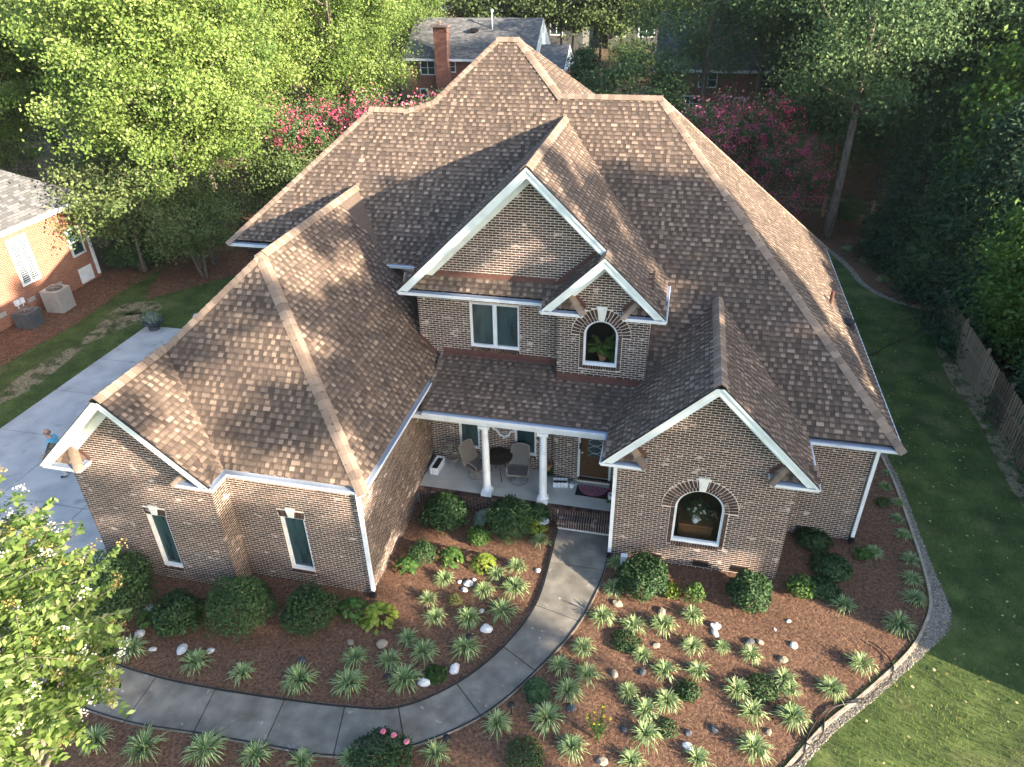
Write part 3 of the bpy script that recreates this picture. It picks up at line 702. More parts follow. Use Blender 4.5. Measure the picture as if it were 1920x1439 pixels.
gutter([(-14.144, 17), (-14.144, 10.743), (-13.05, 10.743), (-13.05, 11.15)], ZG, soff=.40)
gutter([(-10.6, 11.15), (-10.6, 10.743), (-9.55, 10.743), (-9.55, 11.318), (-6.135, 11.318), (-6.135, 17.31)], ZG, soff=.41)
gutter([(-6.13, 15.123), (-1.204, 15.123), (-1.204, 13.933), (-.08, 13.933), (-.08, 14.35)], ZE, soff=.41)
gutter([(2.74, 14.35), (2.74, 13.933), (3.863, 13.933), (3.863, 15.828), (6.019, 15.828), (6.019, 29.8)], ZE, soff=.41)
gutter([(-8.24, 18.64), (-7.219, 18.64), (-7.219, 16.898), (-3.173, 16.898)], Z2, soff=.41)
gutter([(-3.3, 16.9), (-3.173, 16.86), (-3.173, 16.427), (-2.02, 16.427), (-2.02, 16.83)], Z2, soff=.39)
gutter([(-1.08, 16.83), (-1.08, 16.427), (.053, 16.427), (.053, 18.64)], Z2, soff=.40)
gutter([(-13.606, 21), (-13.606, 18.956), (-9.8, 18.956)], ZL, soff=.41)
# ---- rakes: crown, fascia, soffit, frieze
def rake(foot, apex, yw, fh=.19):
    A, B = V3(foot), V3(apex); L = (B-A).normalized(); dn = Vector((L.z, 0, -L.x)) if L.x > 0 else Vector((-L.z, 0, L.x))
    if dn.z > 0: dn = -dn
    y = Vector((0, 1, 0)); dep = yw-A.y
    k = abs(L.z/L.x); mb = MB()
    def board(d0, d1, y0, y1):
        # mitred vertically at the apex
        a0, a1 = A+dn*d0, A+dn*d1
        t0 = (B.x-a0.x)/L.x; t1 = (B.x-a1.x)/L.x
        s0 = (A.z-.0-a0.z)/L.z if a0.z < A.z-.0 else 0; s1 = (A.z-.02-a1.z)/L.z if a1.z < A.z-.02 else 0
        p = [a0+L*max(0, s0), a0+L*t0, a1+L*t1, a1+L*max(0, s1)]
        mb.prism([q+y*y0 for q in p], y*(y1-y0))
    board(-.012, .06, -.03, .012); board(.055, fh, 0, .03); board(fh-.03, fh+.005, -.012, .0)
    board(fh-.02, fh-.005, .03, dep); board(fh-.01, fh+.17, dep-.03, dep-.0)
    r = hb(mb, 'rake_board', M_trim)
    m2 = MB(); p = [A+y*-.035, B+y*-.035, B+y*-.035+Vector((0, 0, .022)), A+y*-.035+Vector((0, 0, .022))]; m2.prism(p, y*.06); hb(m2, 'drip_edge', M_black)
for cx, hw, zf, za, y0, yw in ((GX, 2.25, ZG+.03, GZ, 10.75, 11.15), (WX, 2.49, ZE+.03, 5.905, 13.94, 14.35), (BX, 1.57, Z2+.03, 7.636, 16.435, 16.83)):
    rake((cx-hw, y0, zf), (cx, y0, za), yw); rake((cx+hw, y0, zf), (cx, y0, za), yw)
rake((-7.17, 16.905, Z2+.03), (DX, 16.905, 9.594), 17.32)
mb_ = MB(); A = Vector((DX, 16.905, 9.594)); L_ = Vector((1, 0, -sD)).normalized(); dn = Vector((-L_.z*-1, 0, 0))
def rake_part(A, L, ln, y0, yw, fh=.19):
    dn = Vector((L.z, 0, -L.x)); y = Vector((0, 1, 0)); mb = MB()
    def board(d0, d1, ya, yb):
        a0, a1 = A+dn*d0, A+dn*d1; t0 = (A.x-a0.x)/L.x; t1 = (A.x-a1.x)/L.x
        mb.prism([a0+L*t0+y*ya, a0+L*(ln)+y*ya, a1+L*(ln-.0)+y*ya, a1+L*t1+y*ya], y*(yb-ya))
    board(-.012, .06, -.03, .012); board(.055, fh, 0, .03); board(fh-.03, fh+.005, -.012, 0); board(fh-.02, fh-.005, .03, yw-y0); board(fh-.01, fh+.17, yw-y0-.03, yw-y0)
    hb(mb, 'rake_board', M_trim)
    m2 = MB(); B = A+L*ln; m2.prism([A-y*.035, B-y*.035, B-y*.035+Vector((0, 0, .022)), A-y*.035+Vector((0, 0, .022))], y*.06); hb(m2, 'drip_edge', M_black)
rake_part(A, L_, 2.86, 16.905, 17.32)
# ---- downspouts
def downspout(x, y, ztop, zb=.16, toe=(0, -.12)):
    mb = MB(); mb.box(x-.045, x+.045, y-.035, y+.035, zb, ztop-.3); mb.obox((x-.045, y-.035, ztop-.3), (.09, 0, 0), (0, .07, 0), (-toe[0]*1.3, toe[1]*1.0, .2))
    d = hb(mb, 'downspout', M_white)
    m2 = MB(); m2.box(x-.06, x+.06, y-.05, y+.05, zb-.12, zb+.05); m2.obox((x-.06, y-.05, .01), (.12, 0, 0), (0, .1, 0), (toe[0], toe[1], .1)); m2.build('drain_boot', M_black, d)
downspout(-6.50, 11.69, 3.72); downspout(-.82, 14.29, 3.4); downspout(5.56, 16.20, 3.4)
# ---- crawl space vents, pipe vents
for x, y in ((4.3, 16.25), (.35, 14.35), (1.55, 14.35), (2.55, 14.35), (-4.0, 15.33)):
    mb = MB(); mb.box(x-.2, x+.2, y-.02, y-.001, .1, .3, .3)
    for i in range(9): mb.box(x-.19+i*.043, x-.175+i*.043, y-.035, y-.02, .115, .285)
    hb(mb, 'foundation_vent', M_iron)
for x, y, z, r, h in ((4.87, 21.73, 4.53, .055, .42), (5.45, 21.6, 3.96, .11, .12)):
    mb = MB(); mb.lathe((x, y, z-.1), [(r, 0), (r, h+.1)], 12); mb.lathe((x, y, z-.06), [(r*2.4, -.02), (r*1.1, .06)], 12)
    if h < .2: mb.lathe((x, y, z+.08), [(r*1.9, 0), (r*1.9, .04), (r*.6, .10)], 12)
    hb(mb, 'vent_pipe', M_flash if h > .2 else M_black)
# ---- porch: slab, rowlock edge, steps, beam, columns
mb = MB(); mb.box(-6.56, -.78, 15.47, 16.9, .40, .555); hb(mb, 'porch_floor', M_porch)
mb = MB(); mb.box(-6.56, -.78, 15.37, 15.47, 0, .49); mb.box(-2.38, -.86, 15.06, 15.37, 0, .36); mb.box(-6.56, -2.42, 15.34, 15.37, 0, .45); hb(mb, 'porch_base', M_mortar)
bricks = []
def rowlock(x0, x1, y0, y1, z0, z1):
    x = x0
    while x < x1-.03:
        v = []; mbb = MB(); mbb.box(x+.004, min(x+.064, x1), y0, y1, z0, z1, min(1, max(0, random.gauss(.5, .22))))
        bricks.append((Vector((x, y0, z1)), mbb.v, mbb.f, mbb.t)); x += .069
rowlock(-6.54, -.80, 15.325, 15.468, .493, .562); rowlock(-2.39, -.86, 15.05, 15.24, .302, .372); rowlock(-2.39, -.86, 15.245, 15.325, .302, .370)
rowlock(-2.39, -.86, 15.045, 15.06, .10, .296); rowlock(-2.39, -.86, 15.322, 15.34, .376, .488)
for c in range(7):
    x = -6.54-(c % 2)*.1
    while x < -2.44:
        mbb = MB(); mbb.box(max(x, -6.54), min(x+.194, -2.42), 15.33, 15.345, c*CH+.005, c*CH+.0627, random.uniform(.1, .8)); bricks.append((Vector((x, 15.33, c*CH)), mbb.v, mbb.f, mbb.t)); x += BL
mbp = MB()
for c, v, f, t in bricks:
    n = len(mbp.v); mbp.v += v; mbp.f += [tuple(i+n for i in q) for q in f]; mbp.t += t
mbp.m = [0]*len(mbp.f); P(hb(mbp, 'porch_bricks', M_brick), kind='stuff')
mb = MB(); mb.box(-6.56, -.78, 15.42, 15.62, 3.0, 3.27); mb.box(-6.56, -.78, 15.2, 16.9, 3.24, 3.27); hb(mb, 'porch_beam', M_white)
for x in (-4.5, -2.87):
    mb = MB(); mb.box(x-.155, x+.155, 15.37, 15.68, .562, .70)
    prof = [(.145, .70), (.155, .73), (.145, .76), (.125, .775), (.135, .80), (.118, .83), (.112, .86), (.108, 1.6), (.095, 2.80), (.11, 2.82), (.10, 2.85), (.125, 2.9)]
    mb.lathe((x, 15.525, 0), prof, 20); mb.box(x-.15, x+.15, 15.38, 15.67, 2.9, 3.0)
    hb(mb, 'porch_column', M_white, smooth=False)
# ---- door
mb = MB(); x0, x1 = -2.05, -1.09
mb.box(x0, x0+.06, 16.60, 16.70, .73, 2.86); mb.box(x1-.06, x1, 16.60, 16.70, .73, 2.86); mb.box(x0+.06, x1-.06, 16.60, 16.70, 2.80, 2.86); hb(mb, 'door_frame', M_trim)
mb = MB(); a, b = x0+.06, x1-.06; yy = 16.665
mb.box(a, b, yy, yy+.045, .75, 2.80)
for q in ((a, a+.12), (b-.12, b)): mb.box(q[0], q[1], yy-.015, yy, .75, 2.8)
for q in ((.75, .95), (1.28, 1.40), (2.66, 2.80)): mb.box(a+.12, b-.12, yy-.015, yy, *q)
mb.box((a+b)/2-.05, (a+b)/2+.05, yy-.015, yy, .95, 1.28)
for q in ((a+.16, (a+b)/2-.09), ((a+b)/2+.09, b-.16)): mb.box(q[0], q[1], yy-.012, yy, 1.0, 1.23)
d = hb(mb, 'door', M_door)
mb = MB(); mb.box(a+.2, b-.2, yy-.008, yy-.001, 1.48, 2.58); mb.build('pane', M_screen, d)
mb = MB()
for i in range(4): z = 1.5+i*.26; mb.tube([(a+.22, yy-.012, z), ((a+b)/2, yy-.012, z+.13), (b-.22, yy-.012, z)], .006, 5); mb.tube([(a+.22, yy-.012, z+.2), ((a+b)/2, yy-.012, z+.07), (b-.22, yy-.012, z+.2)], .006, 5)
mb.build('glass_leading', M_key, d)
mb = MB(); mb.lathe((a+.06, yy-.06, 1.62), [(.012, -.03), (.028, 0), (.012, .03)], 8); mb.tube([(a+.06, yy, 1.62), (a+.06, yy-.05, 1.62)], .008, 6); mb.build('handle', M_key, d)
mb = MB(); mb.box(a, b, 16.52, 16.60, .73, .75); hb(mb, 'threshold', M_black)
mb = MB(); mb.box(-2.02, -1.97, 16.575, 16.598, 1.75, 1.95); hb(mb, 'doorbell', M_black)
# rooms seen through the arched windows
for (x0, x1, y0, y1, z0, z1) in ((-.7, 3.35, 14.47, 17.4, .45, 3.2), (-2.7, -.42, 16.95, 18.9, 4.05, 6.3)):
    mb = MB(); mb.poly([(x0, y1, z0), (x1, y1, z0), (x1, y1, z1), (x0, y1, z1)]); mb.poly([(x0, y0, z0), (x0, y1, z0), (x0, y1, z1), (x0, y0, z1)]); mb.poly([(x1, y0, z0), (x1, y1, z0), (x1, y1, z1), (x1, y0, z1)])
    mb.poly([(x0, y0, z1), (x1, y0, z1), (x1, y1, z1), (x0, y1, z1)]); hb(mb, 'room_wall', M_interior)
    mb = MB(); mb.poly([(x0, y0, z0), (x1, y0, z0), (x1, y1, z0), (x0, y1, z0)]); hb(mb, 'room_floor', M_floorwood)
house_children_done = True

# ------------------------------------------------------------------ the ground
def sheet(name, pts, z, m, kind='structure', tone=.5):
    mb = MB(); tri = tessellate_polygon([[Vector((x, y, 0)) for x, y in pts]])
    for t in tri:
        q = [(pts[i][0], pts[i][1], z) for i in t]
        if (q[1][0]-q[0][0])*(q[2][1]-q[0][1])-(q[1][1]-q[0][1])*(q[2][0]-q[0][0]) < 0: q = q[::-1]
        mb.poly(q, tone)
    o = mb.build(name, m); return P(o, kind=kind)
def smooth(pts, k=6):
    out = []; n = len(pts)
    for i in range(n-1):
        p0, p1, p2, p3 = pts[max(i-1, 0)], pts[i], pts[i+1], pts[min(i+2, n-1)]
        for j in range(k):
            t = j/k; out.append(tuple(.5*((2*p1[a])+(-p0[a]+p2[a])*t+(2*p0[a]-5*p1[a]+4*p2[a]-p3[a])*t*t+(-p0[a]+3*p1[a]-3*p2[a]+p3[a])*t**3) for a in range(2)))
    return out+[tuple(pts[-1])]
sheet('lawn', [(-260, -120), (260, -120), (260, 420), (-260, 420)], 0, M_lawn)
sheet('woodland_floor', smooth([(-60, 31.5), (-40, 32), (-28.5, 31), (-25, 33.5), (-20, 36), (-10, 35), (0, 38), (6.5, 40)])+[(8.2, 38), (8.9, 35), (9.7, 33.3), (10.6, 32.3), (12, 31.6), (12, 10), (60, 10), (60, 130), (-60, 130)], .004, M_wood_floor)
BED_R = smooth([(7.02, 22.6), (7.1, 20.46), (7.18, 19.26), (7.2, 17.79), (7.17, 15.67), (7.05, 14.36), (6.68, 13.45), (6.1, 12.6), (4.95, 11.3), (4.09, 10.42), (3.36, 9.48), (2.4, 8.2), (1, 6.3), (0, 4.5)])
sheet('mulch_bed', BED_R+[(-15.0, 3.0), (-15.6, 6.0), (-15.6, 9.0), (-14.5, 10.9), (-13.8, 11.3), (-13.8, 30), (5.8, 30), (6.4, 29.5)], .012, M_straw)
sheet('mulch_bed', smooth([(-40, 16), (-27.6, 16.5), (-26.6, 18.5), (-26.1, 20.1), (-25.5, 22), (-25.4, 24.55), (-25.9, 27.44), (-26.6, 29), (-28, 31)])+[(-40, 31)], .012, M_straw)
sheet('mulch_bed', smooth([(-23.9, 26.4), (-24.7, 27.6), (-25.1, 29), (-26.2, 33.5), (-20, 37), (-19.5, 33), (-20.8, 30.6), (-21.8, 29.3), (-22.9, 28), (-23.9, 26.4)]), .012, M_straw)
sheet('mulch_bed', smooth([(8.2, 38.2), (8.8, 36.4), (9.05, 34.5), (9.75, 33.35), (10.5, 32.6), (12.2, 32)])+[(14, 34), (14, 44), (5, 46), (5.5, 41)], .010, M_straw)
for q in ([(-23.5, 17.2), (-23.1, 18.5), (-23.3, 20.5), (-23.5, 22.2), (-22.9, 23.9), (-22.7, 24.6), (-23.6, 25.3), (-24.4, 24.2), (-24.0, 22), (-24.3, 20), (-24.1, 18)],
          [(-24.6, 24.4), (-23.4, 24.9), (-22.6, 25.6), (-23.4, 26.3), (-24.6, 25.8)]):
    sheet('worn_turf', smooth(q+[q[0]]), .006, M_dirt)
# shade-thinned turf strip along the picket fence and beside the gravel
sheet('bare_soil', smooth([(10.5, 12), (10.75, 16), (10.55, 20), (10.7, 23), (10.5, 26), (10.75, 30), (10.4, 32.3)])+[(11.4, 32.3), (11.4, 12)], .006, M_dirt)
def ribbon(a, b): return a+b[::-1]
GR = smooth([(7.1, 22.6), (7.15, 20.46), (7.25, 19.26), (7.28, 17.79), (7.26, 15.67), (7.14, 14.36), (6.77, 13.45), (6.2, 12.55), (5.05, 11.25), (4.19, 10.37), (3.46, 9.43), (2.5, 8.15), (1.1, 6.2)])
def offs2(p, ws):
    out = []
    for i, q in enumerate(p):
        a = p[max(i-1, 0)]; b = p[min(i+1, len(p)-1)]; d = Vector((b[0]-a[0], b[1]-a[1])).normalized(); w_ = ws(i/(len(p)-1)) if callable(ws) else ws
        out.append((q[0]-d.y*w_, q[1]+d.x*w_))
    return out
gw = lambda t: .17+.27*math.exp(-((t-.45)/.09)**2)
sheet('gravel_strip', ribbon(GR, offs2(GR, gw)), .010, M_gravel)
GB = smooth([(7.3, 40.5), (8.04, 38.2), (8.52, 36.4), (8.82, 34.46), (9.5, 33.15), (10.4, 32.35), (11.3, 31.9)])
sheet('gravel_strip', ribbon(GB, offs2(GB, .24)), .010, M_gravel)
# loose stones of the two strips
def stones(path, wf, n, smin, smax, seed):
    rng = random.Random(seed); mb = MB(); path2 = offs2(path, wf)
    oc = [(1, 0, 0), (0, 1, 0), (-1, 0, 0), (0, -1, 0), (0, 0, .8)]
    for _ in range(n):
        t = rng.random()*(len(path)-1); i = int(t); f = t-i; g = rng.uniform(-.06, 1.06)
        a = [path[i][k]*(1-f)+path[min(i+1, len(path)-1)][k]*f for k in (0, 1)]; b = [path2[i][k]*(1-f)+path2[min(i+1, len(path)-1)][k]*f for k in (0, 1)]
        x, y = a[0]+(b[0]-a[0])*g, a[1]+(b[1]-a[1])*g; s = rng.uniform(smin, smax); an = rng.random()*6.3; ca, sa = math.cos(an), math.sin(an)
        v = [(x+(px*ca-py*sa*.7)*s, y+(px*sa+py*ca*.7)*s, .008+pz*s*rng.uniform(.8, 1.2)) for px, py, pz in oc]; tn = rng.random()**1.3
        for q in ((0, 1, 4), (1, 2, 4), (2, 3, 4), (3, 0, 4)): mb.poly([v[k] for k in q], tn)
    return P(mb.build('gravel', M_gravel), kind='stuff')
stones(GR, gw, 9000, .012, .034, 1); stones(GB, .24, 3500, .02, .04, 2)
# edging strips
def edging(path, h, th, m, name, label, group=None):
    mb = MB(); p2 = offs2(path, th)
    for i in range(len(path)-1):
        a, b, c, d = path[i], path[i+1], p2[i+1], p2[i]
        mb.poly([(a[0], a[1], h), (b[0], b[1], h), (c[0], c[1], h), (d[0], d[1], h)]); mb.poly([(a[0], a[1], 0), (b[0], b[1], 0), (b[0], b[1], h), (a[0], a[1], h)]); mb.poly([(d[0], d[1], h), (c[0], c[1], h), (c[0], c[1], 0), (d[0], d[1], 0)])
    return P(mb.build(name, m), label, 'edging', group)
edging(offs2(GR, -.05), .06, .07, M_tanrock, 'garden_edging', 'low stone coloured edging between the mulch bed and the gravel strip')
# ------------------------------------------------------------------ walkway slabs
W_IN = [(-2.4, 15.04), (-2.38, 13.73), (-2.46, 12.24), (-2.95, 10.87), (-3.74, 9.70), (-4.79, 8.87), (-5.93, 8.64), (-7.29, 8.52), (-8.94, 8.43), (-10.44, 8.43), (-11.9, 8.6), (-13.57, 9.19), (-15.28, 9.86), (-16.9, 10.5)]
W_OUT = [(-.88, 15.04), (-.85, 13.75), (-1.24, 11.95), (-2.02, 10.35), (-2.95, 9.0), (-4.30, 7.97), (-5.68, 7.49), (-7.2, 7.40), (-8.8, 7.33), (-10.4, 7.25), (-12.2, 7.45), (-13.9, 8.05), (-15.5, 8.7), (-17.2, 9.3)]
wi, wo = smooth(W_IN, 6), smooth(W_OUT, 6)
walk = P(bpy.data.objects.new('walkway', None), kind='structure'); COL.objects.link(walk)
sj = sheet('walkway_bed', ribbon(wo, wi), .016, M_joint); sj.parent = walk
for i in range(len(W_IN)-1):
    a, b = wi[i*6:i*6+7], wo[i*6:i*6+7]; mb = MB()
    g = .022 if i else .0
    def lerp(p, q, t): return (p[0]+(q[0]-p[0])*t, p[1]+(q[1]-p[1])*t)
    a = a[:]; b = b[:]; da = math.dist(a[0], a[1]); db = math.dist(b[0], b[1]); a[0] = lerp(a[0], a[1], .022/da); b[0] = lerp(b[0], b[1], .022/db)
    dz = random.uniform(-.004, .004); z = .05+dz
    for j in range(6): mb.poly([(*b[j], z), (*b[j+1], z), (*a[j+1], z), (*a[j], z)])
    ring = a+b[::-1]
    for j in range(len(ring)): p, q = ring[j], ring[(j+1) % len(ring)]; mb.poly([(*p, z), (*p, 0), (*q, 0), (*q, z)])
    mb.build('concrete_slab', M_walk, walk)
edging(offs2(wi, .03), .085, .025, M_black, 'garden_edging', 'black plastic edging along the inner curve of the front walkway')
edging(offs2(wo, -.05), .065, .025, M_black, 'garden_edging', 'black plastic edging along the outer curve of the front walkway')
# driveway
drive = P(bpy.data.objects.new('driveway', None), kind='structure'); COL.objects.link(drive)
s_ = sheet('driveway_bed', [(-22.1, 5.5), (-13.9, 5.5), (-13.9, 24.0), (-22.05, 23.8)], .014, M_joint); s_.parent = drive
xs, ys = [-22.1, -19.2, -16.23, -13.9], [5.5, 8.2, 11.0, 13.0, 16.0, 18.6, 21.0, 24.0]
for i in range(3):
    for j in range(7):
        mb = MB(); z = .04+random.uniform(-.002, .002); g = .012; x0, x1, y0, y1 = xs[i]+g, xs[i+1]-g, ys[j]+g, ys[j+1]-g
        mb.poly([(x0, y0, z), (x1, y0, z), (x1, y1, z), (x0, y1, z)])
        for a, b in (((x0, y0), (x1, y0)), ((x1, y0), (x1, y1)), ((x1, y1), (x0, y1)), ((x0, y1), (x0, y0))): mb.poly([(*a, 0), (*b, 0), (*b, z), (*a, z)])
        mb.build('concrete_slab', M_drive, drive)
# ------------------------------------------------------------------ grass blades, needles, fallen leaves
def scatter(n, box, ok, seed):
    rng = np.random.RandomState(seed); x = rng.uniform(box[0], box[1], n); y = rng.uniform(box[2], box[3], n)
    k = ok(x, y); return x[k], y[k], rng
def inpoly(x, y, poly):
    c = np.zeros(len(x), bool); n = len(poly)
    for i in range(n):
        x0, y0 = poly[i]; x1, y1 = poly[(i+1) % n]
        if y0 == y1: continue
        t = ((y0 > y) != (y1 > y)) & (x < (x1-x0)*(y-y0)/(y1-y0)+x0); c ^= t
    return c
BEDP = BED_R+[(-15.0, 3.0), (-15.6, 6.0), (-15.6, 9.0), (-14.5, 10.9), (-13.8, 11.3), (-13.8, 30), (5.8, 30), (6.4, 29.5)]
WALKP = ribbon(wo, wi); GRP = ribbon(GR, offs2(GR, gw))
def house_fp(x, y): return ((x > -13.72) & (x < -9.97) & (y > 11.15)) | ((x >= -9.97) & (x < -6.56) & (y > 11.74)) | ((x >= -6.56) & (x < -.78) & (y > 15.33)) | ((x > -2.4) & (x < -.78) & (y > 15.0)) | ((x >= -.78) & (x < 3.44) & (y > 14.35)) | ((x >= 3.44) & (x < 5.6) & (y > 16.25))
def cards(name, x, y, z, ln, wd, lean, tone, m, rng, kind='stuff', flat=False):
    n = len(x); an = rng.uniform(0, 2*math.pi, n); dx, dy = np.cos(an), np.sin(an)
    b = np.stack([x, y, np.full(n, z) if np.isscalar(z) else z], 1)
    if flat:
        d = np.stack([dx*ln, dy*ln, rng.uniform(-.006, .012, n)], 1); s_ = np.stack([-dy*wd, dx*wd, np.zeros(n)], 1)
        v = np.stack([b-d/2-s_/2, b-d/2+s_/2, b+d/2+s_/2, b+d/2-s_/2], 1)
    else:
        tip = b+np.stack([dx*lean*ln, dy*lean*ln, ln], 1); s_ = np.stack([-dy*wd, dx*wd, np.zeros(n)], 1)
        v = np.stack([b-s_/2, b+s_/2, tip+s_*.15, tip-s_*.15], 1)
    me = bpy.data.meshes.new(name); me.vertices.add(n*4); me.vertices.foreach_set('co', v.reshape(-1)); me.loops.add(n*4); me.loops.foreach_set('vertex_index', np.arange(n*4))
    me.polygons.add(n); me.polygons.foreach_set('loop_start', np.arange(n)*4); me.polygons.foreach_set('loop_total', np.full(n, 4)); me.materials.append(m)
    at = me.attributes.new('tone', 'FLOAT', 'FACE'); at.data.foreach_set('value', tone); me.update(calc_edges=True)
    o = bpy.data.objects.new(name, me); COL.objects.link(o); return P(o, kind=kind)
def patchy(x, y): return np.array([noise.noise(Vector((a*.55, b*.55, 3))) for a, b in zip(x, y)])
x, y, rg = scatter(150000, (1.2, 11.1, 4.5, 32.0), lambda x, y: ~inpoly(x, y, BEDP) & ~inpoly(x, y, GRP) & ((x > 6) | (y < 14)), 3)
pn = patchy(x, y); n = len(x)
cards('grass', x, y, .0, rg.uniform(.03, .085, n), rg.uniform(.006, .014, n), rg.uniform(.2, 1.1, n), np.clip(.38+.55*pn+rg.normal(0, .18, n), 0, 1), M_blade, rg)
x, y, rg = scatter(80000, (-28, -19, 11, 33), lambda x, y: ((x < -22.1) | (y > 24.1)) & (x > -25.4-(y > 24)*.4) & ~inpoly(x, y, [(-23.9, 26.4), (-25.1, 29), (-26.2, 33.5), (-20, 37), (-20.8, 30.6)]), 4)
n = len(x); pn = patchy(x, y)
cards('grass', x, y, .0, rg.uniform(.03, .08, n), rg.uniform(.01, .018, n), rg.uniform(.2, 1.0, n), np.clip(.36+.4*pn+rg.normal(0, .16, n), 0, .9), M_blade, rg)
x, y, rg = scatter(120000, (-15.3, 7.2, 4.5, 17.2), lambda x, y: inpoly(x, y, BEDP) & ~inpoly(x, y, WALKP) & ~house_fp(x, y), 5)
n = len(x); pn = patchy(x*1.6, y*1.6)
cards('pine_needles', x, y, rg.uniform(.014, .035, n), rg.uniform(.06, .15, n), rg.uniform(.004, .009, n), 0, np.clip(.42+.35*pn+rg.normal(0, .25, n), 0, 1), M_needle, rg, flat=True)
x, y, rg = scatter(22000, (-28.1, -20, 17, 33), lambda x, y: (x < -25.6) | inpoly(x, y, [(-23.9, 26.4), (-25.1, 29), (-26.2, 33.5), (-20, 37), (-20.8, 30.6)]), 6)
n = len(x); cards('pine_needles', x, y, .03, rg.uniform(.15, .3, n), rg.uniform(.015, .03, n), 0, np.clip(.45+rg.normal(0, .25, n), 0, 1), M_needle, rg, flat=True)
x, y, rg = scatter(420, (5, 11.1, 8, 32), lambda x, y: ~inpoly(x, y, BEDP), 8)
n = len(x); M_fallen = mat('fallen_leaf', [(.16, .12, .05), (.35, .30, .14), (.42, .40, .25)], .8, 'tone')
cards('fallen_leaves', x, y, .05, rg.uniform(.03, .07, n), rg.uniform(.025, .05, n), 0, rg.uniform(0, 1, n), M_fallen, rg, flat=True)

# ------------------------------------------------------------------ garden plants
def vnoise(n, rng): return rng.normal(size=(n, 3))
def liriope_mesh(seed, blades=95, Rr=.34, H=.30, mats=None):
    rng = random.Random(seed); mb = MB()
    for i in range(blades):
        an = rng.random()*6.283; el = rng.random()**.7; ln = Rr*rng.uniform(.75, 1.15); h = H*rng.uniform(.5, 1)*(1.15-el*.75); out = ln*(.25+.8*el)
        ca, sa = math.cos(an), math.sin(an); r0 = rng.uniform(0, .05); w0 = rng.uniform(.007, .012); px, py = -sa, ca; tn = rng.uniform(.15, .55)
        pts = []
        for t, dz in ((0, 0), (.4, .78), (.75, .95), (1, .55 if el > .35 else 1.0)):
            r = r0+out*t; pts.append((r*ca, r*sa, h*dz))
        for j in range(3):
            wa = w0*(1, 1, .8, .15)[j]; wb = w0*(1, 1, .8, .15)[j+1]; a, b = pts[j], pts[j+1]
            c = [(a[0]-px*wa, a[1]-py*wa, a[2]), a, (a[0]+px*wa, a[1]+py*wa, a[2])]; d = [(b[0]-px*wb, b[1]-py*wb, b[2]), b, (b[0]+px*wb, b[1]+py*wb, b[2])]
            mb.poly([c[0], c[1], d[1], d[0]], tn); mb.poly([c[1], c[2], d[2], d[1]], rng.choice((.98, .9, .8, .5)))
    return mb
LIRM = [liriope_mesh(s, blades=b).build('striped_grass', L_var) for s, b in ((1, 130), (2, 105), (3, 90), (4, 150))]
